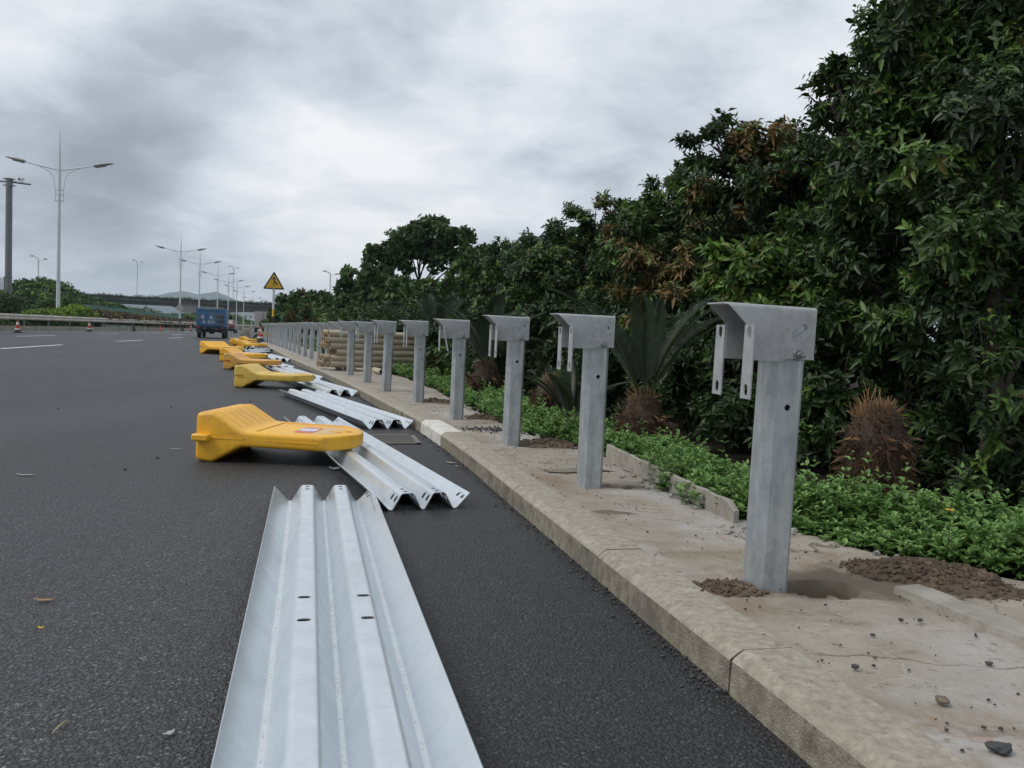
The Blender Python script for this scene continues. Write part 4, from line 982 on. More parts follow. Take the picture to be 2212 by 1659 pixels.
# distant single-armed lamps on the side roads
def make_far_lamp():
    root = empty('road_lamp', (0, 0, 0))
    MB().tube([(0, 0, 0), (0, 0, 9.2)] + [tuple(p) for p in chaikin([(0, 0, 9.2), (0, 0, 9.9), (-.35, 0, 10.2), (-.8, 0, 10.3)], 2)[1:]], .10, 8).build('pole', M_LAMP, root)
    MB().tube([(0, 0, 9.6), (.5, 0, 9.75), (.95, 0, 9.85)], .04, 6).build('arm', M_LAMP, root)
    for x, z in ((-1.0, 10.32), (1.1, 9.9)):
        MB().tube([(x-.35, 0, z), (x, 0, z+.05), (x+.35, 0, z)], [.05, .14, .06], 8).build('lamp_head', M_LHEAD, root)
    return root
fl0 = make_far_lamp()
for i, (px, top, bot, Y, lab) in enumerate([(83, 553, 612, 205, 'thin distant road lamp above the left bushes'), (297, 562, 640, 300, 'thin distant road lamp standing on the bridge left of the mountains'), (505, 575, 650, 300, 'thin distant road lamp rising behind the row of street lamps'), (714, 586, 640, 260, 'thin distant road lamp above the trees right of the warning sign')]):
    p = at(px, top, Y); o = fl0 if i == 0 else copy_tree(fl0); s = p.z/10.35
    base = 7.6 if 240 < px < 600 else 0
    s = (p.z-base)/10.35; o.location = (p.x, p.y, base); o.scale = (max(s, .7),)*3; tag(o, lab, 'road lamp', 'thin distant road lamps')
# camera pole
p = at(20, 385, mp(20, 1.7)); root = empty('camera_pole', (p.x, p.y, .2)); H = p.z - .2
MB().tube([(0, 0, 0), (0, 0, H)], [.21, .19], 14).build('pole', M_DGREY, root)
MB().tube([(-2.6, 0, H-.05), (-.2, 0, H-.22)], [.05, .06], 8).tube([(.2, 0, H-.22), (1.35, 0, H-.33)], [.07, .06], 8).build('cross_arm', M_DGREY, root)
mb = MB()
for z in (H-.05, H-.45): mb.box((0, 0, z), (.60, .34, .05))
for z in (2.35, 3.1): mb.tube([(0, 0, z), (0, 0, z+.05)], .25, 14)
mb.build('clamp', M_DGREY, root)
cm = MB(); cm.box((.78, 0, H-.02), (.26, .2, .13), Matrix.Rotation(R(8), 3, 'Y')); cm.tube([(.82, 0, H-.28), (.82, 0, H-.05)], .03, 8)
cm.build('camera', M_LAMP, root); MB().box((.66, -.02, -.05+H), (.10, .17, .12)).build('camera_lens', M_BLACK, root)
MB().box((-.34, 0, 2.7), (.34, .36, .8)).build('control_box', M_LAMP, root, bevel=.02)
tag(root, 'grey steel camera pole with a short cross arm at the left edge', 'camera pole')

# ------------------------------------------------------------------ overpass, far land
p1, p2 = at(-60, 640, 262), at(700, 660, 292)
d = Vector((p2.x-p1.x, p2.y-p1.y, 0)).normalized(); n_ = Vector((d.y, -d.x, 0))   # n_ points to the camera
root = empty('overpass_bridge', (p1.x, p1.y, 0)); ang = math.atan2(d.y, d.x); root.rotation_euler = (0, 0, ang)
Lb = 190
def bz(x): return 7.5
inv = Matrix.Rotation(-ang, 4, 'Z') @ Matrix.Translation((-p1.x, -p1.y, 0))
bxp = lambda px: (inv @ (p1.lerp(p2, (px+60)/760))).x
und = [(bxp(a), b) for a, b in ((-60, 6.2), (300, 6.2), (345, 6.2), (381, 4.7), (405, 4.2), (430, 4.2), (460, 4.7), (510, 5.4), (590, 5.5), (700, 5.5))]
und = [(0, 6.2)] + und[1:-1] + [(Lb, 5.5)]
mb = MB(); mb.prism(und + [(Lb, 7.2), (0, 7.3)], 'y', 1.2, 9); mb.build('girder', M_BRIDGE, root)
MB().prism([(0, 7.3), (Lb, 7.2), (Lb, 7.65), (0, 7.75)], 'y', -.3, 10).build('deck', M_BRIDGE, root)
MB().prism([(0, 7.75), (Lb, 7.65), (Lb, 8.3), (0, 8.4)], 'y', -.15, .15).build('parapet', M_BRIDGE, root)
for px, dw in ((418, 1.7), (325, 1.4), (60, 1.6)):
    t = at(px, 690, 285 if px > 300 else 270); lx_ = (inv @ Vector((t.x, t.y, 0))).x
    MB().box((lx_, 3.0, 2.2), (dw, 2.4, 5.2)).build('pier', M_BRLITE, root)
lx_ = (inv @ at(413, 664, 282)).x
MB().box((lx_, 1.1, 5.75), (6.0, .25, 2.9)).build('pier_cap', M_BRLITE, root)

# quad-cloud foliage used for everything a leaf of which is about a pixel
def quads(P, size, tint, rg, flat=0.0):
    n = len(P); a = rg.normal(size=(n, 3)); a /= np.linalg.norm(a, axis=1)[:, None]
    b = np.cross(a, rg.normal(size=(n, 3))); b /= np.linalg.norm(b, axis=1)[:, None]
    s = (size*rg.uniform(.55, 1.25, n))[:, None]
    V = np.stack([P - a*s, P - b*s*.45, P + a*s, P + b*s*.45], 1).reshape(-1, 3)
    return V, np.arange(n*4).reshape(n, 4), tint
def lobe_points(lobes, n, rg, shell=.35, gap=.0, gfreq=1.1, seed=0, zmin=None):
    """points through a set of ellipsoids, denser near their skins, thinned by a noise field"""
    lob = np.array(lobes, float); vol = (lob[:, 3]*lob[:, 4]*lob[:, 5])**(2/3); pr = vol/vol.sum()
    k = rg.choice(len(lob), n, p=pr); d = rg.normal(size=(n, 3)); d /= np.linalg.norm(d, axis=1)[:, None]
    r = 1 - np.abs(rg.normal(0, shell, n)); r = np.clip(r, .05, 1.08)
    P = lob[k, :3] + d*r[:, None]*lob[k, 3:6]*(1 + .12*fnoise(d*2 + k[:, None], .6, seed+5, 2))[:, None]
    keep = fnoise(P, gfreq, seed, 3) > -1 + gap
    if zmin is not None: keep &= P[:, 2] > zmin
    return P[keep], d[keep]*np.array([1., 1., 1.]), r[keep]
hedge_id = [0]
o = None
rg = np.random.default_rng(3)
n = 16000; xx = rg.uniform(0, Lb, n); P = np.stack([xx, rg.normal(-.35, .25, n), 8.25 - xx*.1/Lb + np.abs(rg.normal(0, .36, n))*(1+.5*np.sin(xx*.9)*np.sin(xx*.37+1))], 1)
hang = rg.random(n) < .25; P[hang, 2] -= rg.uniform(.1, 1.0, hang.sum())*(np.sin(P[hang, 0]*.7) > 0)
V, F, t = quads(P, .26, rg.choice([.0, .2, .3, .85], n, p=[.5, .25, .1, .15]), rg)
mesh_np('planter_greenery', V, [F], M_HEDGE, {'tint': t}, parent=root)
tag(root, 'concrete overpass bridge with overgrown planters crossing the whole road', 'bridge')

# green sheet fence
a, b = at(160, 690, 82), at(400, 700, 150)
root = empty('site_fence', (a.x, a.y, 0)); nseg = 26
for k in range(nseg):
    q0 = a.lerp(b, k/nseg); q1 = a.lerp(b, (k+.97)/nseg); h = 2.35 - .3*k/nseg + random.uniform(-.06, .06)
    dd = (q1-q0).normalized(); nn = Vector((-dd.y, dd.x, 0))*.03
    MB().add([(q.x-a.x+s*nn.x, q.y-a.y+s*nn.y, z) for z in (.2, h) for q, s in ((q0, -1), (q1, -1), (q1, 1), (q0, 1))], [(0, 1, 5, 4), (1, 2, 6, 5), (2, 3, 7, 6), (3, 0, 4, 7), (4, 5, 6, 7)]).build('sheet_panel', M_GREENF, root, ang=0)
tag(root, 'green sheet site fence behind the median hedge', 'fence')

def bush(name, label, cat, lobes, n, size, tints, probs, m=None, group=None, stem=True, gap=.35, seed=0, gfreq=.5):
    rg = np.random.default_rng(seed+100); lob = np.array(lobes, float); c = lob[:, :3].mean(0)
    root = empty(name, (c[0], c[1], 0)); lob[:, :3] -= np.array([c[0], c[1], 0])
    P, d, r = lobe_points(lob, n, rg, .22, gap, gfreq, seed, zmin=.05)
    t = rg.choice(tints, len(P), p=probs); cl = fnoise(P, gfreq*.9, seed+3, 2); t = np.clip(t + .12*cl, 0, 1)
    V, F, t = quads(P, size, t, rg); mesh_np('foliage', V, [F], m or M_HEDGE, {'tint': t}, parent=root)
    if stem:
        mb = MB()
        for L_ in lob[:6]: mb.tube([(L_[0]*.3, L_[1]*.3, 0), (L_[0]*.7, L_[1]*.7, L_[2]*.6), tuple(L_[:3])], [.07, .05, .02], 6)
        mb.build('stems', M_BARK, root)
    return tag(root, label, cat, group)
def med(items, off):         # the same, but the distance is that of the planting strip behind the median kerb
    return lobs_px([(a, b, mp(a, off+.3*(k % 3)), c, d) for k, (a, b, c, d) in enumerate(items)])
def lobs_px(items):   # (px, py, Y, rx, rz)
    out_ = []
    for px, py, Y, rx, rz in items:
        p = at(px, py, Y); out_.append((p.x, p.y, p.z, rx, rx*.8, rz))
    return out_
dk = ([.0, .25, .42], [.35, .4, .25]); lt = ([.3, .55, .68], [.2, .35, .45]); br = ([.0, .82, 1.0], [.15, .45, .4])
bush('shrub', 'dark green shrub at the foot of the grey camera pole', 'shrub', med([(10, 662, 1.0, .9), (35, 665, .9, .8), (-20, 660, 1.2, .9), (55, 676, .7, .5), (-5, 675, .8, .6)], 1.9), 8000, .12, *dk, group='shrubs behind the median rail', seed=1)
bush('shrub', 'dark green shrub at the foot of the largest street lamp', 'shrub', med([(108, 668, .9, .8), (138, 664, .9, .8), (84, 672, .8, .6), (165, 672, .8, .6), (120, 680, .9, .5)], 2.6), 8000, .12, *dk, group='shrubs behind the median rail', seed=2)
bush('shrub', 'bright lime green shrub over the median rail right of the largest lamp', 'shrub', med([(138, 680, .9, .55), (160, 674, .9, .6), (178, 674, .8, .55), (194, 684, .7, .45), (114, 682, .9, .5), (152, 690, .8, .4), (90, 682, .8, .45)], 1.4), 11000, .11, *lt, group='shrubs behind the median rail', seed=3)
bush('shrub', 'lime green shrub low behind the median rail at the left', 'shrub', med([(62, 680, .7, .35), (86, 682, .7, .35), (30, 681, .7, .3), (100, 684, .6, .3)], 1.3), 5000, .11, [.2, .5, .66], [.3, .35, .35], group='shrubs behind the median rail', seed=4)
bush('shrub', 'dark low shrub under the median rail, filling behind its posts', 'shrub', med([(x, 700+x*.018, .8, .30) for x in range(-20, 205, 20)], 1.15), 12000, .11, [.0, .2, .45], [.45, .4, .15], group='shrubs behind the median rail', seed=5, stem=False)
bush('hedge', 'long brownish-red clipped hedge behind the median rail', 'hedge', lobs_px([(px, 683 + (px-205)*.085, mp(px, 1.6), 1.3, .55) for px in [200+5*k for k in range(10)] + [250+5.5*k for k in range(32)]]), 30000, .14, *br, seed=6, stem=False)
bush('shrub', 'green shrub at the foot of the bridge pier left of the truck', 'shrub', lobs_px([(405, 692, 150, 2.4, 1.2), (425, 694, 155, 2.6, 1.1), (440, 696, 160, 2.5, 1.0)]), 5000, .25, [.2, .36, .5], [.4, .4, .2], group='shrubs behind the median rail', seed=7)
for i, (lb, items, nq, sd_) in enumerate([('broad dark tree behind the grey camera pole, left of the largest lamp', [(55, 645, 88, 3.0, 2.0), (85, 636, 90, 3.0, 1.8), (115, 640, 88, 2.6, 1.7), (30, 655, 86, 2.6, 1.6), (95, 662, 86, 3.6, 1.8), (60, 622, 92, 1.0, .6), (105, 617, 92, 1.2, .6), (82, 628, 91, .9, .5), (40, 632, 91, .9, .5), (128, 626, 92, .9, .5), (20, 640, 90, 1.0, .5)], 15000, 8),
                                         ('rounded dark tree right of the largest lamp pole, before the bridge', [(150, 652, 96, 2.4, 1.4), (180, 660, 98, 2.4, 1.2), (165, 670, 94, 3.0, 1.2), (140, 660, 92, 2.2, 1.3), (205, 668, 100, 1.8, .9), (160, 642, 96, .8, .4), (185, 650, 98, .9, .4), (138, 638, 95, .9, .5)], 12000, 9),
                                         ('low dark tree under the left end of the bridge beside the green fence', [(240, 673, 112, 2.2, 1.1), (262, 678, 116, 2.0, .8), (222, 670, 108, 2.2, 1.1), (282, 683, 122, 1.8, .7)], 9000, 10),
                                         ('low dark tree at the left picture edge below the bridge', [(-30, 648, 95, 3.6, 1.8), (0, 655, 92, 3.0, 1.5), (15, 668, 88, 2.4, 1.1)], 9000, 14)]):
    bush('tree', lb, 'tree', lobs_px(items), nq, .24, [.0, .28, .42], [.35, .4, .25], group='dark trees beyond the median', seed=sd_, gap=.72, gfreq=.45)
bush('wooded_slope', 'green wooded slope seen under the bridge right of the truck', 'wooded hill', lobs_px([(500, 697, 335, 6, 3.5), (516, 700, 340, 6, 2.6), (530, 702, 350, 6, 2.0), (550, 704, 365, 7, 1.6), (480, 697, 330, 7, 4), (460, 698, 330, 7, 3.5), (505, 705, 325, 8, 2.2)]), 12000, .5, [.15, .36, .5], [.4, .4, .2], seed=11, stem=False)
bush('tree_belt', 'dark belt of trees seen beneath the left part of the bridge', 'trees', lobs_px([(x, 691, 335+(x % 3)*6, 6, 5.2 if x < 325 else 2.6) for x in range(215, 425, 13)]), 18000, .5, [.0, .25, .42], [.35, .4, .25], seed=12, stem=False)
for (px, Y, wd, hh, lab) in ((548, 640, 14, 8.5, 'white block of flats far off under the bridge, left one'), (562, 660, 12, 7, 'white block of flats far off under the bridge, right one')):
    p = at(px, 700, Y); root = empty('apartment_block', (p.x, p.y, -.2), R(10))
    MB().box((0, 0, hh/2), (wd, 9, hh)).build('wall', M_BLDW, root)
    for r_ in range(3):
        for c_ in range(4): MB().box((-wd/2 + wd*(c_+.5)/4, -4.52, hh*(r_+.55)/3), (wd*.14, .1, hh*.16)).build('window', M_BLDG, root)
    MB().box((0, 0, hh+.2), (wd+.6, 9.6, .4)).build('roof', M_BLDW, root); tag(root, lab, 'building', 'white blocks far beyond the bridge')
# mountains
nx_, ny_ = 260, 26; Ym = 4000; V = []
xs = np.linspace(-3100, 1000, nx_)
prof = np.interp(xs, *zip(*[(-3100, 16), (at(-40, 600, Ym).x, 105), (at(60, 600, Ym).x, 110), (at(130, 600, Ym).x, 78), (at(250, 600, Ym).x, 84), (at(340, 600, Ym).x, 126), (at(382, 600, Ym).x, 153), (at(400, 600, Ym).x, 142), (at(418, 600, Ym).x, 132), (at(436, 600, Ym).x, 140), (at(466, 600, Ym).x, 152), (at(490, 600, Ym).x, 137), (at(515, 600, Ym).x, 110), (at(545, 600, Ym).x, 97), (at(600, 600, Ym).x, 105), (at(680, 600, Ym).x, 84), (at(800, 600, Ym).x, 68), (1000, 26)]))
ysm = np.linspace(-1, 1, ny_)
G = np.array([[x, Ym + 700*t + 160*math.sin(x*.0022), 0] for x in xs for t in ysm]); tt = np.tile(ysm, nx_); pr_ = np.repeat(prof, ny_)
z = pr_*np.clip(1-np.abs(tt)**1.3, 0, 1) + 7*fnoise(G, .0045, 5, 4)*np.clip(1-np.abs(tt), 0, 1)*1.2 - .3
V = np.stack([G[:, 0], G[:, 1], z], 1); F = np.array([[i*ny_+j, (i+1)*ny_+j, (i+1)*ny_+j+1, i*ny_+j+1] for i in range(nx_-1) for j in range(ny_-1)])
o = mesh_np('mountains', V, [F], M_MTN, smooth=True); o['kind'] = 'structure'

# ------------------------------------------------------------------ warning sign
p = at(591, 640, 47); root = empty('warning_sign', (p.x, p.y, 0), R(14))
zb = at(591, 625, 47).z; zt = at(592, 586, 47).z; hgt = zt - zb; hs = hgt/math.sqrt(3)*1.02
def tri(s, c=0.08):
    A = [Vector((-hs, zb)), Vector((hs, zb)), Vector((0, zt))]; G_ = (A[0]+A[1]+A[2])/3
    A = [G_ + (q-G_)*s for q in A]; out_ = []
    for i in range(3):
        P_, Q, S_ = A[i-1], A[i], A[(i+1) % 3]; out_ += [tuple(Q + (P_-Q).normalized()*c*s), tuple(Q + ((P_+S_)/2-Q).normalized()*c*.45), tuple(Q + (S_-Q).normalized()*c*s)]
    return out_
MB().prism(tri(1.0), 'y', -.06, -.045).build('sign_border', M_BLACK, root)
MB().prism(tri(.78), 'y', -.064, -.058).build('sign_face', M_SIGNY, root)
zc_ = zb + hgt*.36; ar = MB(); u = hgt
ar.box((0, -.068, zb + u*.40), (.042*u, .006, .50*u)); 
ar.prism([(0, zb+u*.70), (-.10*u, zb+u*.55), (-.06*u, zb+u*.53), (0, zb+u*.61), (.06*u, zb+u*.53), (.10*u, zb+u*.55)], 'y', -.071, -.065)
ar.prism([(.0, zb+u*.42), (.17*u, zb+u*.225), (.215*u, zb+u*.27), (.03*u, zb+u*.485)], 'y', -.0705, -.0645)
ar.build('merge_arrow', M_BLACK, root)
MB().tube([(0, 0, 1.85), (0, 0, zt-.25)], .065, 12).build('pole', M_LAMP, root)
for k, (a, b) in enumerate(((0, .35), (.35, .75), (.75, 1.10), (1.10, 1.45), (1.45, 1.85))):
    MB().tube([(0, 0, a), (0, 0, b)], .0655, 12).build('painted_band', M_SIGNY if k % 2 == 0 else M_BLACK, root)
tag(root, 'yellow triangular merging traffic warning sign on a banded pole', 'traffic sign')
# end terminal of the old barrier
o = MB(); o.prism([(-.22, 0), (.22, 0), (.20, .5), (.12, .72), (-.02, .74), (-.10, .62), (-.20, .45)], 'y', -.35, .35)
o = o.build('barrier_block', M_GREYC, None, bevel=.03); o.location = (-14.9, 47.6, 0); tag(o, 'grey rounded concrete block at the far end of the kerb', 'concrete block')

# ------------------------------------------------------------------ vehicles
def text_mesh(s, size, m, name, parent, loc, rot, ext=.003):
    cu = bpy.data.curves.new(name, 'FONT'); cu.body = s; cu.size = size; cu.extrude = ext; cu.align_x = 'CENTER'
    t = bpy.data.objects.new(name, cu); col.objects.link(t); bpy.context.view_layer.update()
    me = bpy.data.meshes.new_from_object(t.evaluated_get(bpy.context.evaluated_depsgraph_get())); bpy.data.objects.remove(t)
    me.materials.clear(); me.materials.append(m)
    o = link(bpy.data.objects.new(name, me), parent); o.location = loc; o.rotation_euler = rot; return o
def wheel(parent, x, y, r, wd, m=M_BLACK):
    rings = []
    for t, q in ((-.5, .82), (-.46, .95), (-.3, 1.0), (.3, 1.0), (.46, .95), (.5, .82)):
        rings.append([(x + t*wd, y + r*q*math.cos(2*math.pi*k/24), r + r*q*math.sin(2*math.pi*k/24)) for k in range(24)])
    ty = MB().loft(rings).build('wheel', m, parent, ang=50)
    MB().tube([(x - wd*.51, y, r), (x + wd*.51, y, r)], r*.55, 16).build('rim', M_TRUCKD, ty)
tx = empty('dump_truck', (-19.25, 54.5, 0), R(15)); tx.scale = (.96, .96, .96); W2 = .92
bed = MB(); bed.box((0, 1.55, .82), (1.84, 3.1, .12))
for s in (-1, 1): bed.box((s*.90, 1.55, 1.42), (.05, 3.08, 1.08))
bed.box((0, 3.07, 1.42), (1.75, .05, 1.08)); bed.build('cargo_bed', M_BLUE, tx, bevel=.01)
tg = MB(); tg.box((0, -.01, 1.42), (1.74, .05, 1.08)); tgo = tg.build('tailgate', M_BLUE, tx, bevel=.008)
r_ = MB()
for z in (.92, 1.22, 1.54, 1.86): r_.box((0, -.048, z), (1.74, .04, .06))
for x in (-.845, -.30, .26, .845): r_.box((x, -.05, 1.42), (.05, .034, 1.06))
r_.build('tailgate_rib', M_BLUE, tgo, bevel=.005)
MB().box((.42, -.039, 1.38), (.25, .012, .24)).build('tailgate_patch', M_TGREEN, tgo)
MB().box((.62, -.041, 1.30), (.34, .012, .62)).build('rust_patch', M_TRUCKD, tgo)
MB().prism([(-.62, 1.96), (-.28, 1.97), (-.05, 1.80), (.12, 1.95), (.34, 1.96), (.30, 1.99), (-.60, 2.0)], 'y', .02, .06).build('load_sacking', M_TTOP, tx)
MB().box((.02, .05, 2.03), (1.5, .06, .045), Matrix.Rotation(R(1.5), 3, 'Y')).build('top_board', M_TTOP, tx)
text_mesh('61910', .30, M_TEXT, 'number_text', tgo, (-.13, -.040, .985), (math.pi/2, 0, 0))
text_mesh('粤', .27, M_TEXT, 'character_text', tgo, (-.52, -.040, 1.30), (math.pi/2, 0, 0))
text_mesh('名', .27, M_TEXT, 'character_text', tgo, (.02, -.040, 1.28), (math.pi/2, 0, 0))
ch = MB(); ch.box((-.35, 2.2, .62), (.10, 4.6, .18)); ch.box((.35, 2.2, .62), (.10, 4.6, .18)); ch.box((0, .15, .66), (1.7, .12, .14)); ch.box((0, .9, .50), (1.35, .14, .14)); ch.tube([(-.16, .9, .46), (.16, .9, .46)], .18, 12)
ch.box((0, .95, .52), (.9, .6, .28)); ch.build('chassis', M_TRUCKD, tx)
for s in (-1, 1):
    MB().box((s*.74, .28, .56), (.40, .03, .40)).build('mudguard', M_TRUCKD, tx)
    MB().box((s*.78, -.03, .70), (.18, .04, .09)).build('tail_lamp', M_LIGHTR, tx)
    wheel(tx, s*.78, .9, .38, .24); wheel(tx, s*.74, 3.9, .36, .20)
cab = MB(); cab.prism([(3.2, .55), (4.75, .55), (4.8, 1.15), (4.55, 1.9), (3.2, 1.9)], 'x', -.82, .82); cab.build('cab', M_BLUE, tx, bevel=.05)
MB().box((0, 3.19, 1.55), (1.2, .02, .4)).build('rear_window', M_GLASS, tx)
for s in (-1, 1): MB().box((s*.98, 4.5, 1.45), (.18, .05, .30)).build('wing_mirror', M_BLACK, tx)
tag(tx, 'battered blue dump truck driving away with painted numbers on its tailgate', 'truck')

pcar = at(490, 712, 94); car = empty('car', (pcar.x, pcar.y, 0), R(14))
secs = [(0, .62, .35, .86), (.06, .80, .28, .98), (.5, .86, .22, 1.02), (1.0, .88, .2, .98), (3.0, .88, .2, .94), (3.9, .84, .22, .82), (4.2, .70, .3, .66)]
rings = [[(-hw, y, z0+.1), (-hw*1.0, y, (z0+z1)/2), (-hw*.93, y, z1), (0, y, z1+.03), (hw*.93, y, z1), (hw, y, (z0+z1)/2), (hw, y, z0+.1), (hw*.8, y, z0), (-hw*.8, y, z0)] for y, hw, z0, z1 in secs]
MB().loft(rings).build('body', M_CARRED, car, ang=40)
secs = [(.35, .66, .95), (.75, .62, 1.38), (1.1, .60, 1.46), (2.0, .60, 1.46), (2.9, .66, .95)]
rings = [[(-hw-.1*(1.46-z)/.5, y, .9), (-hw, y, z), (0, y, z+.02), (hw, y, z), (hw+.1*(1.46-z)/.5, y, .9)] for y, hw, z in secs]
MB().loft(rings).build('roof', M_CARRED, car, ang=40)
MB().add([(-.56, .38, 1.0), (.56, .38, 1.0), (.52, .72, 1.37), (-.52, .72, 1.37)], [(0, 1, 2, 3)]).build('rear_window', M_LORRY, car, ang=0)
for s in (-1, 1):
    MB().box((s*.66, .0, .82), (.30, .08, .16)).build('tail_lamp', M_LIGHTR, car, bevel=.02)
    wheel(car, s*.76, .85, .32, .2); wheel(car, s*.76, 3.35, .32, .2)
MB().box((0, -.02, .42), (1.5, .08, .22)).build('bumper', M_BLACK, car, bevel=.02); MB().box((0, -.03, .72), (.44, .03, .13)).build('number_plate', M_REFL, car)
tag(car, 'dark red saloon car just ahead of the blue truck', 'car')
pl = at(568, 700, 118); lo = empty('box_lorry', (pl.x, pl.y, 0), R(16))
MB().box((0, 3.2, 1.75), (2.3, 6.4, 2.2)).build('cargo_box', M_LORRY, lo, bevel=.04)
MB().box((0, -.02, 1.75), (.04, .03, 2.1)).build('door_seam', M_TRUCKD, lo); MB().box((0, 3.4, .6), (1.0, 6.4, .2)).build('chassis', M_TRUCKD, lo)
MB().prism([(6.5, .45), (8.1, .45), (8.1, 1.2), (7.8, 2.3), (6.5, 2.3)], 'x', -1.05, 1.05).build('cab', M_LORRY, lo, bevel=.05)
for s in (-1, 1): wheel(lo, s*.95, 1.2, .45, .35); wheel(lo, s*.95, 7.2, .45, .3)
tag(lo, 'pale box lorry seen from behind, far off beside the end of the post row', 'lorry')
# ------------------------------------------------------------------ vegetation on the right
def leaf_blades(P, A, Nn, Ln, Wd, droop, tint, lod=0):
    """folded, drooping leaf blades; all arrays over leaves"""
    S = np.cross(A, Nn); S /= np.linalg.norm(S, axis=1)[:, None] + 1e-9
    Nn = np.cross(S, A); L_ = Ln[:, None]; W_ = Wd[:, None]; D = droop[:, None]
    dn = np.array([0, 0, -1.0])
    def c(t): return P + A*L_*t + dn*D*L_*t*t
    up = Nn*W_*.32
    if lod:
        V = np.stack([c(.02), c(.42) - S*W_*.5 + up, c(1.0), c(.42) + S*W_*.5 + up], 1).reshape(-1, 3); b = np.arange(len(P))[:, None]*4
        return V, [np.concatenate([b+np.array([[0, 1, 2]]), b+np.array([[0, 2, 3]])])], np.tile(tint, 2)
    v = [c(0.02), c(.34) - S*W_*.48 + up, c(.34), c(.34) + S*W_*.48 + up, c(.70) - S*W_*.36 + up*.8, c(.70), c(.70) + S*W_*.36 + up*.8, c(1.0)]
    V = np.stack(v, 1).reshape(-1, 3); n = len(P); b = np.arange(n)[:, None]*8
    T3 = np.concatenate([b+np.array([[0, 1, 2]]), b+np.array([[0, 2, 3]]), b+np.array([[4, 7, 5]]), b+np.array([[5, 7, 6]])])
    Q4 = np.concatenate([b+np.array([[1, 4, 5, 2]]), b+np.array([[2, 5, 6, 3]])])
    return V, [T3, Q4], np.concatenate([np.tile(tint, 4), np.tile(tint, 2)])
def whorls(P, O, nl, Ln, Wd, tint, rg, spread=(28, 98), droop=.18, lod=0):
    n = len(P); O = O/np.linalg.norm(O, axis=1)[:, None]
    X = np.cross(O, rg.normal(size=(n, 3))); X /= np.linalg.norm(X, axis=1)[:, None]; Y = np.cross(O, X)
    k = np.arange(nl); ph = (2*np.pi*k/nl)[None, :] + rg.uniform(0, 6.28, (n, 1)) + rg.normal(0, .55, (n, nl))
    sp = np.radians(rg.uniform(*spread, (n, nl)))
    rad = X[:, None, :]*np.cos(ph)[..., None] + Y[:, None, :]*np.sin(ph)[..., None]
    A = O[:, None, :]*np.cos(sp)[..., None] + rad*np.sin(sp)[..., None]
    Nn = O[:, None, :]*np.sin(sp)[..., None] - rad*np.cos(sp)[..., None]
    PP = np.repeat(P[:, None, :], nl, 1) + O[:, None, :]*rg.uniform(-.09, .03, (n, nl))[..., None]
    s = rg.uniform(.5, 1.2, (n, nl))*rg.uniform(.65, 1.2, (n, 1))
    t = np.clip(np.repeat(tint[:, None], nl, 1) + rg.normal(0, .05, (n, nl)), 0, 1)
    return leaf_blades(PP.reshape(-1, 3), A.reshape(-1, 3), Nn.reshape(-1, 3), (Ln*s).ravel(), (Wd*s).ravel(), np.abs(rg.normal(droop, .14, n*nl)), t.ravel(), lod)
def sub_lobes(lobes, rg, m=13, rel=(.26, .46)):
    """leafy shoots bunched on the outside of each limb's crown"""
    o = []
    for q in lobes:
        k = max(6, int(m*(q[3]/.5)**1.0)); d = rg.normal(size=(k, 3)); d[:, 2] += .15; d /= np.linalg.norm(d, axis=1)[:, None]
        rr = rg.uniform(.62, 1.0, k); s = rg.uniform(*rel, k)
        for j in range(k): o.append((q[0]+d[j, 0]*q[3]*rr[j], q[1]+d[j, 1]*q[4]*rr[j], q[2]+d[j, 2]*q[5]*rr[j], q[3]*s[j], q[4]*s[j], q[5]*s[j]*.85, d[j, 0], d[j, 1], d[j, 2], rg.normal(0, .13)))
    return np.array(o)
def limb_tree(root, lobes, base, r0, seed, m=M_BARK, twigs=5, lean=(0, 0)):
    rr = random.Random(seed); mb = MB(); lob = sorted(lobes, key=lambda q: q[2])
    top = max(q[2] for q in lob); cx = sum(q[0] for q in lob)/len(lob); cy = sum(q[1] for q in lob)/len(lob)
    def sp(t): return Vector((base[0] + (cx-base[0])*t*t*.8 + .05*math.sin(t*5+seed), base[1] + (cy-base[1])*t*t*.8 + .05*math.cos(t*4+seed), top*.86*t))
    path = [sp(k/9) for k in range(10)]
    mb.tube([Vector((base[0], base[1], -.15))] + path[1:], [r0*1.25] + [r0*(1-.8*k/9) for k in range(1, 10)], 9)
    for q in lob:
        c = Vector(q[:3]); t = max(.12, min(.85, (c.z - .45*(c - sp(.5)).length)/(top*.86) * .8)); s = sp(t)
        mid = s.lerp(c, .5) + Vector((rr.uniform(-.1, .1), rr.uniform(-.1, .1), rr.uniform(0, .12)))*q[3]
        mb.tube([s, s.lerp(mid, .5), mid, mid.lerp(c, .6), c], [r0*.42, r0*.36, r0*.30, r0*.22, r0*.13], 6)
        for _ in range(twigs):
            d = Vector((rr.gauss(0, 1), rr.gauss(0, 1), rr.gauss(.2, .8))).normalized()
            e = c + Vector((d.x*q[3], d.y*q[4], d.z*q[5]))*rr.uniform(.7, .98)
            mb.tube([mid.lerp(c, rr.uniform(.3, 1)), c.lerp(e, .5) + Vector((0, 0, .05))*q[3], e], [r0*.14, r0*.09, r0*.035], 5)
    mb.build('trunk', m, root, ang=179)
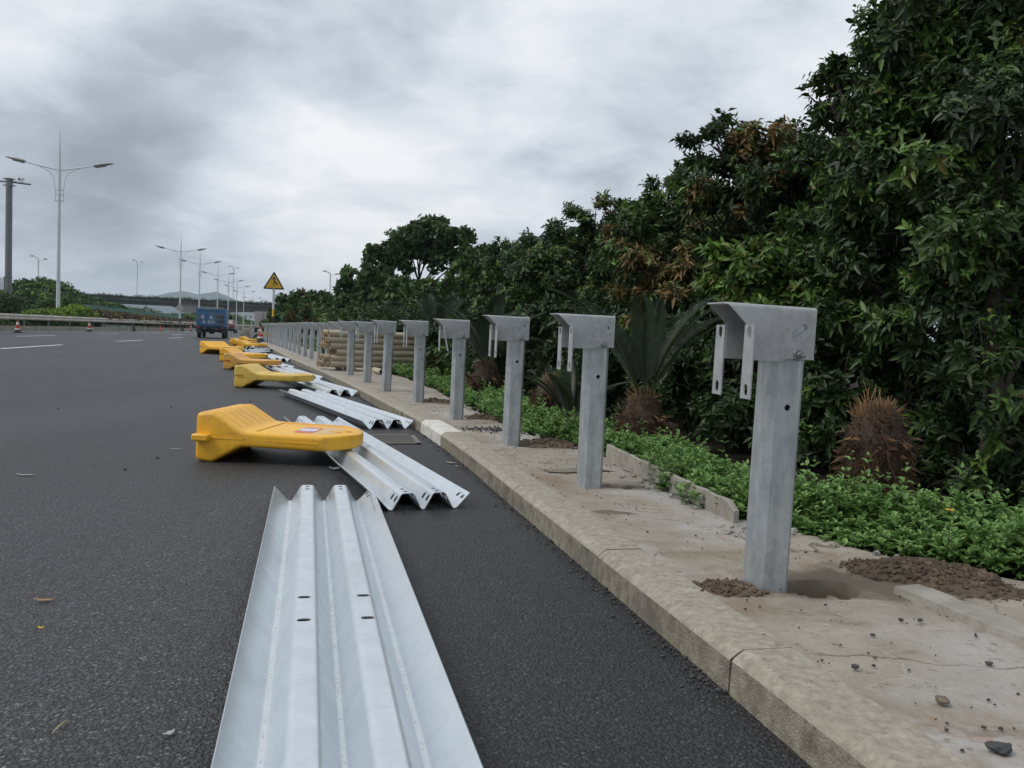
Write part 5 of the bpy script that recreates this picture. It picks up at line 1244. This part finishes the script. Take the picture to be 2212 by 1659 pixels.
def broad_tree(label, base_px, items, dens, seed, Ln=.088, Wd=.033, tints=(.16, .40, .58, .70), probs=(.46, .36, .12, .06), brown=(), r0=.07, nl=7, group='broad-leaved trees behind the planting', gap=.30, name='broadleaf_tree', zmin=.12, lod=0, m=13):
    rg = np.random.default_rng(seed); lob = []
    for it in items:
        px, py, Y, r = it[:4]; p = at(px, py, Y); lob.append((p.x, p.y, p.z, r, r, r*(it[4] if len(it) > 4 else .85)))
    b = at(base_px[0], 1000, base_px[1]); root = empty(name, (b.x, b.y, KH-.05))
    lob = [(x-b.x, y-b.y, z-KH+.05, a, b_, c) for x, y, z, a, b_, c in lob]
    sl = sub_lobes(lob, rg, m)
    n = int(dens*(.15/Ln)**2*sum((q[3])**2 for q in lob)*4*math.pi)
    vol = sl[:, 3]**2; k = rg.choice(len(sl), n, p=vol/vol.sum()); d = rg.normal(size=(n, 3)); d /= np.linalg.norm(d, axis=1)[:, None]
    r = np.clip(1 - np.abs(rg.normal(0, .38, n)), .0, 1.15); P = sl[k, :3] + d*r[:, None]*sl[k, 3:6]
    keep = (P[:, 2] > zmin) & (fnoise(P, 1.6, seed, 2) > -1 + gap); P, d, r, k = P[keep], d[keep], r[keep], k[keep]
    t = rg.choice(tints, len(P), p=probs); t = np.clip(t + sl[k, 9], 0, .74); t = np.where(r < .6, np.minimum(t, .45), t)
    W = P + np.array([b.x, b.y, KH-.05])
    for (px, py, Y, rad, pb) in brown:
        q = at(px, py, Y); dd = np.linalg.norm(W - np.array(q), axis=1) + .12*np.abs(sl[k, 9])
        hit = (dd < rad*(1+.5*sl[k, 9]/.13*.3)) & (rg.random(len(P)) < pb); t = np.where(hit, rg.uniform(.78, 1.0, len(P)), t)
    O = d*.7 + sl[k, 6:9]*.6 + np.array([0, 0, .45]) + rg.normal(0, .30, P.shape)
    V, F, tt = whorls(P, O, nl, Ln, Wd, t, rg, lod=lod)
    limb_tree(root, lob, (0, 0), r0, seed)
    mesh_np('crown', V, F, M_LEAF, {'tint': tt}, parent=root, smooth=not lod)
    return tag(root, label, 'tree', group)
DN = 95
broad_tree('tallest broad-leaved tree at the right edge, running out of the top of the picture', (2125, 5.35),
           [(2150, 60, 6.1, .75), (2000, 60, 6.2, .55), (2260, 200, 5.9, .8), (2120, 300, 5.9, .75), (2250, -110, 6.2, .8), (2080, -90, 6.3, .6), (2190, 520, 5.6, .7), (2230, 740, 5.3, .42), (2330, 450, 5.8, .7), (2180, 960, 5.2, .22), (2110, 640, 5.5, .40), (2130, 480, 5.2, .28), (2125, 760, 5.0, .24), (2150, 880, 4.95, .2)], DN*.85, 21, gap=.60, r0=.07)
broad_tree('leafy tree left of the tallest one, branch tips reaching into the sky', (2062, 6.3),
           [(1975, 150, 6.5, .55), (1880, 190, 6.6, .40), (1815, 225, 6.7, .28), (1770, 215, 6.75, .16), (1790, 160, 6.7, .17), (1950, 340, 6.4, .62), (2010, 520, 6.1, .55), (1880, 430, 6.8, .50), (1860, 600, 6.5, .45), (1990, 720, 5.9, .40), (1940, 860, 6.0, .30), (2060, 820, 5.7, .33), (2130, 850, 5.5, .25)], DN*.85, 22, gap=.66, r0=.065)
broad_tree('tree with coppery brown leaves mixed in, behind and left of the nearest bracket', (1660, 9.0),
           [(1552, 262, 9, .13, 1.3), (1548, 310, 9, .30), (1650, 300, 9, .36), (1735, 330, 9, .42), (1600, 400, 9, .52), (1705, 440, 9, .6), (1545, 480, 9.3, .5), (1800, 400, 8.6, .6), (1640, 570, 9, .55), (1800, 560, 8.5, .55), (1520, 380, 9.2, .28)], DN, 23, Ln=.09, Wd=.033, lod=1, brown=[(1650, 330, 8.8, .45, .5), (1560, 440, 8.7, .35, .35), (1700, 260, 8.8, .22, .5)])
broad_tree('fresh green tree standing between the coppery tree and the dark one left of it', (1450, 10.8),
           [(1440, 425, 10.8, .34), (1485, 395, 10.8, .30), (1400, 470, 10.8, .42), (1500, 510, 10.8, .55), (1430, 570, 10.8, .6), (1540, 620, 10.6, .55), (1360, 560, 11, .4)], DN, 24, Ln=.09, Wd=.034, lod=1, tints=(.3, .5, .62, .72), brown=[(1500, 480, 10.4, .35, .4)])
broad_tree('dark dense rounded tree with a few rusty tips, above the third post', (1260, 13),
           [(1285, 478, 13, .42), (1225, 510, 13, .42), (1180, 535, 13.2, .38), (1270, 570, 13, .6), (1190, 610, 13, .6), (1330, 560, 12.6, .45), (1310, 650, 12.6, .55), (1375, 470, 12.2, .32), (1355, 530, 12, .36)], DN*.85, 25, Ln=.085, Wd=.034, lod=1, brown=[(1355, 510, 11.9, .42, .55), (1300, 440, 12.8, .25, .3)])
broad_tree('dark low tree sloping down towards the far umbrella-shaped tree', (1080, 17),
           [(1140, 555, 17, .5), (1085, 565, 17, .5), (1045, 600, 17.5, .6), (1125, 640, 17, .7), (1010, 640, 18, .6), (980, 682, 18, .5), (1180, 660, 16, .6), (1070, 690, 17, .6)], DN*.6, 26, Ln=.10, Wd=.042, lod=1, brown=[(1150, 600, 16.6, .3, .3)])
broad_tree('low bright green sapling just above and left of the nearest bracket', (1690, 7.5),
           [(1600, 565, 7.6, .28), (1680, 515, 7.6, .30), (1725, 565, 7.6, .36), (1640, 620, 7.5, .38), (1580, 640, 7.6, .22), (1770, 630, 7.4, .38), (1700, 690, 7.4, .40), (1820, 700, 7.2, .36)], DN*1.15, 27, Ln=.11, Wd=.04, tints=(.45, .58, .66, .73), probs=(.25, .3, .25, .2), r0=.045)
broad_tree('low sapling with reddish-brown young leaves above the second bracket', (1420, 9),
           [(1390, 575, 9, .26), (1445, 555, 9, .28), (1375, 640, 9, .30), (1475, 620, 9, .36), (1420, 690, 9, .36), (1520, 690, 8.8, .34)], DN*1.1, 28, Ln=.10, Wd=.034, lod=1, brown=[(1400, 590, 8.8, .42, .75), (1470, 600, 8.8, .3, .5)], r0=.045)
# dark underwood behind the cycads
for i, (lb, items, sd_, dn) in enumerate([
        ('dark leafy bush behind the shaggy stump at the right', [(1790, 800, 6.3, .36), (1800, 930, 6.1, .30), (1740, 860, 6.4, .30), (1870, 720, 6.5, .36), (1760, 980, 5.9, .2), (2040, 960, 5.7, .22), (1960, 1000, 5.6, .16)], 31, 1.0),
        ('low dark growth in the shade beyond the yellow flower', [(1960, 1000, 5.7, .26), (2050, 1035, 5.4, .24), (2130, 1050, 5.2, .22), (2210, 1070, 5.0, .22), (2290, 1080, 4.9, .3), (1720, 965, 6.3, .28), (2250, 980, 5.4, .3), (1860, 1010, 5.9, .2), (2380, 1100, 4.8, .3)], 36, 1.1),
        ('dark leafy bush behind the nearest bracket and its post', [(1640, 780, 7.4, .42), (1600, 880, 7.2, .36), (1540, 800, 7.6, .40), (1690, 900, 7.0, .30), (1560, 950, 7.0, .25), (1480, 880, 7.8, .35)], 32, .9),
        ('dark leafy bush behind the cycad with long fronds', [(1430, 760, 9.0, .5), (1340, 740, 9.6, .5), (1270, 790, 9.8, .5), (1360, 860, 9.0, .42), (1250, 880, 9.2, .4), (1440, 850, 8.6, .42), (1290, 690, 10.2, .5)], 33, .75),
        ('dark leafy bush between the second and fifth posts', [(1190, 720, 11.5, .6), (1120, 760, 12, .6), (1050, 770, 13, .6), (1180, 830, 11, .45), (1090, 850, 11.5, .45), (1000, 740, 14.5, .6), (1020, 840, 13, .4)], 34, .6),
        ('dark leafy bush behind the bamboo stack', [(940, 700, 20, .9), (880, 710, 21, .9), (820, 720, 23, .9), (990, 720, 19, .9), (760, 720, 25, .9), (920, 770, 19, .6), (1000, 790, 17.5, .5)], 35, .3)]):
    broad_tree(lb, (items[0][0], items[0][2]+.2), items, DN*dn, sd_, Ln=.10 if i < 4 else .16, Wd=.036 if i < 4 else .06, lod=int(i > 1), m=18, tints=(.06, .22, .40, .60), probs=(.42, .36, .16, .06), r0=.03, group='dark underwood behind the cycads', name='underwood_bush', gap=.2, zmin=.05)
# deep wood behind it all
def far_tree(label, base, items, n, size, seed, m=M_FINE, tints=(.0, .3, .5, .7), probs=(.3, .35, .25, .1), brown=0., name='tree', group='trees beyond the far posts', r0=.12, gap=.35, gfreq=.5, stem=True):
    rg = np.random.default_rng(seed); lob = []
    for it in items:
        p = at(it[0], it[1], it[2]); lob.append((p.x, p.y, p.z, it[3], it[3], it[3]*(it[4] if len(it) > 4 else .8)))
    b = at(base[0], 1000, base[1]); root = empty(name, (b.x, b.y, 0)); lob = [(x-b.x, y-b.y, z, a, b_, c) for x, y, z, a, b_, c in lob]
    fz = sub_lobes(lob, rg, 11, (.22, .5)); P, d, r = lobe_points(fz[:, :6], n, rg, .42, gap, gfreq*1.6, seed, zmin=.1); P = P + rg.normal(0, size*.35, P.shape)
    t = rg.choice(tints, len(P), p=probs); t = np.clip(t + .15*fnoise(P, .5, seed+3, 2), 0, .78)
    if brown: t = np.where((fnoise(P, .35, seed+8, 2) > .45) & (rg.random(len(P)) < brown), rg.uniform(.85, 1, len(P)), t)
    V, F, t = quads(P, size, t, rg); mesh_np('crown', V, [F], m, {'tint': t}, parent=root)
    if stem: limb_tree(root, lob, (0, 0), r0, seed, twigs=4)
    return tag(root, label, 'tree', group)
far_tree('dark backing tree at the far right, behind the tallest tree', (2350, 9.5), [(2150, 450, 9.2, .8), (2050, 560, 9.0, .8), (2250, 600, 9, 1.0), (2120, 760, 8.6, .7), (2320, 850, 8.5, .8), (1990, 760, 9, .6), (2050, 880, 8.4, .5), (2180, 950, 8, .5), (2290, 1000, 7.6, .5), (2080, 980, 8, .45), (2380, 900, 8, .7), (2140, 1040, 7.2, .25), (1980, 960, 8, .45)], 21000, .09, 41, M_FINE, (.0, .1, .3, .5), (.4, .3, .2, .1), group='dark backing trees', r0=.08)
far_tree('dark backing tree behind the coppery tree', (1800, 12), [(1800, 420, 11.5, 1.0), (1680, 520, 11.8, .9), (1880, 560, 11.2, .9), (1580, 600, 12, .9), (1760, 700, 11.2, 1.0), (1880, 800, 10.6, .8), (1640, 820, 10.6, .8), (1500, 780, 11, .8)], 15000, .11, 42, M_FINE, (.0, .1, .3, .5), (.4, .3, .2, .1), group='dark backing trees', r0=.08)
far_tree('dark backing tree behind the rounded dark tree', (1350, 15.5), [(1400, 580, 15, 1.0), (1290, 620, 15.5, 1.1), (1200, 680, 16, 1.1), (1380, 720, 14.5, 1.1), (1120, 720, 18, 1.1), (1270, 770, 15, .8), (1040, 720, 20, 1.2), (1480, 640, 14.2, .9)], 15000, .14, 43, M_FINE, (.0, .1, .3, .5), (.4, .3, .2, .1), group='dark backing trees', r0=.08)
far_tree('tall umbrella-crowned tree with sky showing between its limbs', (892, 40), [(838, 552, 40, .85), (878, 520, 40, .95, .7), (935, 512, 40, 1.1, .75), (985, 528, 40, .95), (1012, 548, 40, .55), (858, 560, 39.5, .6), (915, 545, 40.5, .9, .6), (960, 556, 40, .75, .6), (815, 590, 39, .75), (835, 610, 39, .75), (900, 492, 40, .40), (955, 490, 40.5, .36), (862, 505, 40, .35), (1025, 560, 40, .35), (800, 570, 39.5, .4), (995, 575, 39.6, .5), (940, 575, 39.8, .4), (875, 580, 39.6, .35)], 19000, .15, 51, tints=(.1, .4, .6, .75), probs=(.3, .35, .25, .1), gap=.62, r0=.10, gfreq=.8)
far_tree('round mid-green tree below the umbrella-crowned one', (900, 33), [(860, 645, 33, .75), (905, 635, 33, .85), (950, 650, 33, .85), (880, 685, 33, .8), (930, 695, 33, .9), (985, 630, 31, .65), (1000, 590, 31, .55), (970, 690, 32, .8)], 12000, .15, 52, tints=(.3, .5, .65, .78), r0=.1)
far_tree('small round-topped tree at the right shoulder of the umbrella-crowned one', (1042, 30), [(1040, 560, 30, .50), (1075, 575, 29, .45), (1035, 600, 30, .55), (1070, 620, 29, .6)], 7000, .13, 53, tints=(.2, .45, .6, .75), r0=.08)
far_tree('slim tree left of the umbrella-crowned one', (765, 45), [(760, 600, 45, .62), (745, 640, 45, .65), (790, 608, 44, .6), (805, 640, 43, .8), (770, 665, 44, 1.0), (735, 690, 45, .8), (820, 680, 42, .9), (750, 620, 45, .55)], 12000, .17, 54, tints=(.2, .45, .6, .75), r0=.11, gap=.45)
far_tree('green tree with a few rusty sprays right of the warning sign', (690, 52), [(650, 652, 53, .8), (690, 656, 52, .85), (672, 690, 52, 1.0), (712, 672, 50, .95), (640, 690, 53, .9), (720, 700, 49, .9)], 11000, .18, 55, brown=.6, tints=(.3, .5, .65, .78), r0=.1)
far_tree('low dark tree immediately right of the warning sign pole', (618, 57), [(618, 662, 57, .8), (606, 685, 57, .75), (632, 678, 56, .8), (615, 700, 56, .9)], 7000, .18, 56, tints=(.1, .35, .55, .75), r0=.09)
far_tree('brown-leaved low bush beside the lorry at the end of the row', (585, 62), [(585, 702, 62, .55), (578, 708, 63, .5), (596, 700, 61, .5)], 2500, .15, 57, tints=(.3, .84, .9, .95), probs=(.4, .2, .2, .2), name='shrub', r0=.04)

# cycads and shorn stumps
def cycad(label, base, r, h, nf, Lf, seed, elev=(35, 80), name='cycad', orange=1.0, stalks=800, yawlim=None, skirt=.0):
    rr = random.Random(seed); rg = np.random.default_rng(seed); root = empty(name, (base[0], base[1], KH-.06), rr.uniform(0, 6))
    prof = [(.70, 0), (.86, .12), (.97, .3), (.94, .42), (1.0, .56), (.98, .66), (.74, .76), (.70, .84), (.48, .94), (.12, 1.04)]
    rings = []
    for q, t in prof: rings.append([(r*q*math.cos(2*math.pi*k/20)*(1+.16*math.sin(k*2.7+t*9+seed)), r*q*math.sin(2*math.pi*k/20)*(1+.10*math.sin(k*1.9+t*7)), h*t) for k in range(20)])
    MB().loft(rings).build('trunk', M_FIBRE, root, ang=179)
    n = stalks; t = np.where(rg.random(n) < .62, rg.beta(5.5, 1.5, n), rg.uniform(.02, .75, n)); a = rg.uniform(0, 2*np.pi, n)
    q = np.interp(t, [p[1] for p in prof], [p[0] for p in prof])
    B = np.stack([r*q*np.cos(a), r*q*np.sin(a), h*t], 1)*np.array([.95, .95, 1])
    el = np.radians(np.interp(t, [0, .35, .7, .9, 1], [-40, -10, 22, 50, 80])) + rg.normal(0, np.interp(t, [0, .7, 1], [.62, .42, .25]), n)
    D = np.stack([np.cos(a+rg.normal(0, .6, n))*np.cos(el), np.sin(a+rg.normal(0, .6, n))*np.cos(el), np.sin(el)], 1)
    Ls = (.06 + .62*rg.beta(1.1, 3.2, n))*r*np.interp(t, [0, .3, .5, .72, .85, 1], [1.7, 1.2, .75, .7, 1.0, 1.2])*(1 + .5*fnoise(B/r, .5, seed, 2)); wd = r*.021
    S = np.cross(D, rg.normal(size=(n, 3))); S /= np.linalg.norm(S, axis=1)[:, None]; T_ = np.cross(D, S)
    tip = B + D*Ls[:, None]; W_ = wd*rg.uniform(.5, 1.2, n)[:, None]
    vv = []
    for k in range(3):
        c, s = math.cos(2.094*k), math.sin(2.094*k); vv.append(B + (S*c + T_*s)*W_)
    for k in range(3):
        c, s = math.cos(2.094*k), math.sin(2.094*k); vv.append(tip + (S*c + T_*s)*W_*.55)
    V = np.stack(vv, 1).reshape(-1, 3); b = np.arange(n)[:, None]*6
    Q = np.concatenate([b+np.array([[0, 1, 4, 3]]), b+np.array([[1, 2, 5, 4]]), b+np.array([[2, 0, 3, 5]])]); T3 = b+np.array([[3, 4, 5]])
    tint = np.clip(np.interp(t, [0, .3, .74, .86, 1], [.14, .08, .14, .78, 1.0])*orange + rg.normal(0, .2, n), 0, 1)
    mesh_np('cut_stalks', V, [T3, Q], M_STALK, {'tint': np.concatenate([tint, np.tile(tint, 3)])}, parent=root)
    # loose fibres hanging round the trunk
    nfb = 900; mbf = []
    a = rg.uniform(0, 6.28, nfb); t = rg.uniform(.05, .7, nfb); q = np.interp(t, [p[1] for p in prof], [p[0] for p in prof])
    B = np.stack([r*q*np.cos(a), r*q*np.sin(a), h*t], 1)*1.0; dirs = np.stack([np.cos(a+rg.normal(0, 1, nfb)), np.sin(a+rg.normal(0, 1, nfb)), rg.normal(-.5, .7, nfb)], 1); dirs /= np.linalg.norm(dirs, axis=1)[:, None]
    s = np.cross(dirs, rg.normal(size=(nfb, 3))); s /= np.linalg.norm(s, axis=1)[:, None]; lf = rg.uniform(.2, .7, nfb)[:, None]*r
    V = np.stack([B - s*.0016, B + s*.0016, B + dirs*lf*.6 + s*.0012 + np.array([0, 0, .02])*lf, B + dirs*lf + np.array([0, 0, -.25])*lf], 1).reshape(-1, 3)
    mesh_np('fibres', V, [np.arange(nfb*4).reshape(nfb, 4)], M_STALK, {'tint': np.clip(rg.normal(.38, .26, nfb), 0, 1)}, parent=root)
    for k in range(nf):
        az = 2*math.pi*k/nf*1.0 + rr.uniform(-.25, .25) + (k % 2)*.3; e0 = R(rr.uniform(*elev)); m = 26
        p = Vector((.06*math.cos(az), .06*math.sin(az), h*.97)); path = [p.copy()]; L_ = Lf*rr.uniform(.8, 1.1); e = e0; az2 = az
        for j in range(m):
            e -= R(2.1 + 1.2*j/m)*(1.25 if e0 < R(60) else .75); az2 += rr.uniform(-.012, .012)
            p = p + Vector((math.cos(az2)*math.cos(e), math.sin(az2)*math.cos(e), math.sin(e)))*L_/m; path.append(p.copy())
        V = []; F = []; tn = []
        np_ = 58
        for j in range(np_):
            t = .10 + .9*j/(np_-1); x = t*m; i = min(int(x), m-1); c = path[i].lerp(path[i+1], x-i); tg_ = (path[i+1]-path[i]).normalized()
            sd = tg_.cross(Vector((0, 0, 1))).normalized(); upv = sd.cross(tg_).normalized(); ll = L_*.155*(math.sin(math.pi*min(1, .12+t*.86))**.6)*rr.uniform(.9, 1.05)
            for s_ in (-1, 1):
                d = (sd*s_*.80 + tg_*.62 + upv*.28).normalized(); w_ = tg_*.0034; b = len(V)
                V += [tuple(c - w_), tuple(c + w_), tuple(c + d*ll*.6 + w_*.8 + upv*.004), tuple(c + d*ll - Vector((0, 0, .10*ll)))]
                F.append((b, b+1, b+2, b+3)); tn.append(rr.uniform(.1, .75))
        mb = MB().tube(path, [.007*(1-.8*j/m) for j in range(m+1)], 4); nb = len(mb.f)
        mb.add(V, F); me = bpy.data.meshes.new('frond'); me.from_pydata(mb.v, [], mb.f); me.materials.append(M_FROND)
        at_ = me.attributes.new('tint', 'FLOAT', 'FACE'); at_.data.foreach_set('value', np.array([.95]*nb + tn, dtype=np.float32))
        link(bpy.data.objects.new('frond', me), root)
    return tag(root, label, 'cycad', 'cycads along the planting edge')
G_ = lambda px, py: gp(px, py, KH-.02)
cycad('fan of long dark cycad fronds rising from a brown stump behind the second post', at(1385, 960, 6.3), .148, .50, 13, .98, 61, (60, 86))
cycad('shaggy brown frondless cycad stump with an orange top, right of the nearest post', at(1888, 1050, 4.85), .165, .575, 0, 1, 62, orange=.8, stalks=1300, name='cycad_stump')
cycad('small dark frondless cycad stump with a rusty top, between the second and third posts', at(1185, 900, 8.3), .145, .50, 0, 1, 63, orange=.72, name='cycad_stump')
cycad('little brown cycad offshoot at the right foot of the long-fronded cycad', at(1446, 960, 6.5), .095, .25, 0, 1, 64, orange=.6, stalks=240, name='cycad_stump')
cycad('cycad with drooping fronds and a brown stump, behind the third and fourth posts', at(1050, 850, 10.9), .19, .52, 15, 1.0, 65, (40, 80), orange=.55)
cycad('cycad with wide arching fronds showing above the brackets, behind the fifth post', at(945, 800, 15.8), .2, .5, 16, 1.35, 66, (48, 84), orange=.45)
cycad('low cycad with short fronds in the shade between the second post and the dark stump', at(1232, 920, 7.2), .10, .22, 9, .55, 67, (58, 82), orange=.4, stalks=200)

# green ground cover with opposite leaves
rg = np.random.default_rng(77)
def cover(n, y0, y1, width, Ln, seed):
    rg = np.random.default_rng(seed); y = rg.uniform(y0, y1, n); t = rg.beta(1.1, 1.15, n)
    x = bx(y) + .03 + t*width(y) + rg.normal(0, .02, n)
    keep = fnoise(np.stack([x, y, y*0], 1), 1.0, 4, 3) > -.30
    # the largest heap of soil and the low edging stay clear
    keep &= ((x-1.50)/.30)**2 + ((y-3.06)/.2)**2 > .9
    x, y, t = x[keep], y[keep], t[keep]; n = len(x)
    h = (.045 + .10*np.sin(np.pi*np.clip(t*.9+.12, 0, 1)))*rg.uniform(.55, 1.35, n)*(1 + .55*fnoise(np.stack([x, y, y*0], 1), .8, 8, 3))
    tall = rg.random(n) < .05; h = np.where(tall, h*1.55, h)
    P = []; A = []; Nn = []; T = []; LL = []
    az = rg.uniform(0, 6.28, n); lean = rg.normal(0, .22, (n, 2))
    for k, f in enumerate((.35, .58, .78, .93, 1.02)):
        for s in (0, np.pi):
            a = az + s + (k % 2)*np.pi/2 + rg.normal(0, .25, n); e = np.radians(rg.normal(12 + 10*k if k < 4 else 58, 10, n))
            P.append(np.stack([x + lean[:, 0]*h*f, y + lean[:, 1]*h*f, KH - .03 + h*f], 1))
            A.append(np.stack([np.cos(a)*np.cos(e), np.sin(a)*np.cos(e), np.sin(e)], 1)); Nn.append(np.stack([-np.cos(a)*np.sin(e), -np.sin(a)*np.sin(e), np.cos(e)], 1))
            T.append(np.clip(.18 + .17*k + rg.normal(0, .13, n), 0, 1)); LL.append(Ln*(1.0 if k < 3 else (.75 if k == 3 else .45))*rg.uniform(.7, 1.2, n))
    P, A, Nn, T, LL = [np.concatenate(q) for q in (P, A, Nn, T, LL)]
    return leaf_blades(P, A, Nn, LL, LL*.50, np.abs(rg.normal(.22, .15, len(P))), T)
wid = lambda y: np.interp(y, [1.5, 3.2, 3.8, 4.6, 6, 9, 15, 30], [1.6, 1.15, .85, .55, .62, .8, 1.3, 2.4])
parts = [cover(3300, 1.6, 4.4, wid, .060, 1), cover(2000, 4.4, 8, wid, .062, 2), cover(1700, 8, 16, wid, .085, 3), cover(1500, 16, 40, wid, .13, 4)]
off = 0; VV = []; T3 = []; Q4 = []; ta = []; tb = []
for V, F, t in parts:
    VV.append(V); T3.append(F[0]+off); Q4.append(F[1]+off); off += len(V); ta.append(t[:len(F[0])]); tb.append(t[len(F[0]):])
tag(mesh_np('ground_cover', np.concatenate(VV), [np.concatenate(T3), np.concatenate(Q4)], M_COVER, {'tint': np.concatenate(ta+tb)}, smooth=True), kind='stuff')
# one yellow flower
p = at(2052, 1102, 3.2); root = empty('yellow_flower', tuple(p)); mb = MB()
for k in range(10):
    a = 2*math.pi*k/10; c, s = math.cos(a), math.sin(a)
    mb.add([(.003*c, .003*s, 0), (.012*c - .0045*s, .012*s + .0045*c, .004), (.019*c, .019*s, .001), (.012*c + .0045*s, .012*s - .0045*c, .004)], [(0, 1, 2, 3)])
mb.build('petals', M_FLOWER, root, ang=0); MB().tube([(0, 0, -.002), (0, 0, .005)], [.006, .004], 10).build('flower_centre', M_STALK if False else M_DRY, root)
MB().tube([(0, 0, -.16), (.004, 0, -.08), (0, 0, -.002)], .0014, 5).build('stem', M_GRASS, root)
tag(root, 'single yellow daisy-like flower among the green ground cover', 'flower')

# ------------------------------------------------------------------ haze
HAZE = 0.0002
hm = bpy.data.materials.new('air_haze'); hm.use_nodes = True; nt = hm.node_tree; nt.nodes.clear()
pv = nt.nodes.new('ShaderNodeVolumePrincipled'); pv.inputs['Color'].default_value = (.74, .87, 1, 1); pv.inputs['Density'].default_value = HAZE; pv.inputs['Anisotropy'].default_value = .2
oo = nt.nodes.new('ShaderNodeOutputMaterial'); nt.links.new(pv.outputs[0], oo.inputs['Volume'])
hz = MB().box((-1500, 2400, 88), (7600, 5400, 180)).build('haze', hm, None, ang=0); hz['kind'] = 'stuff'
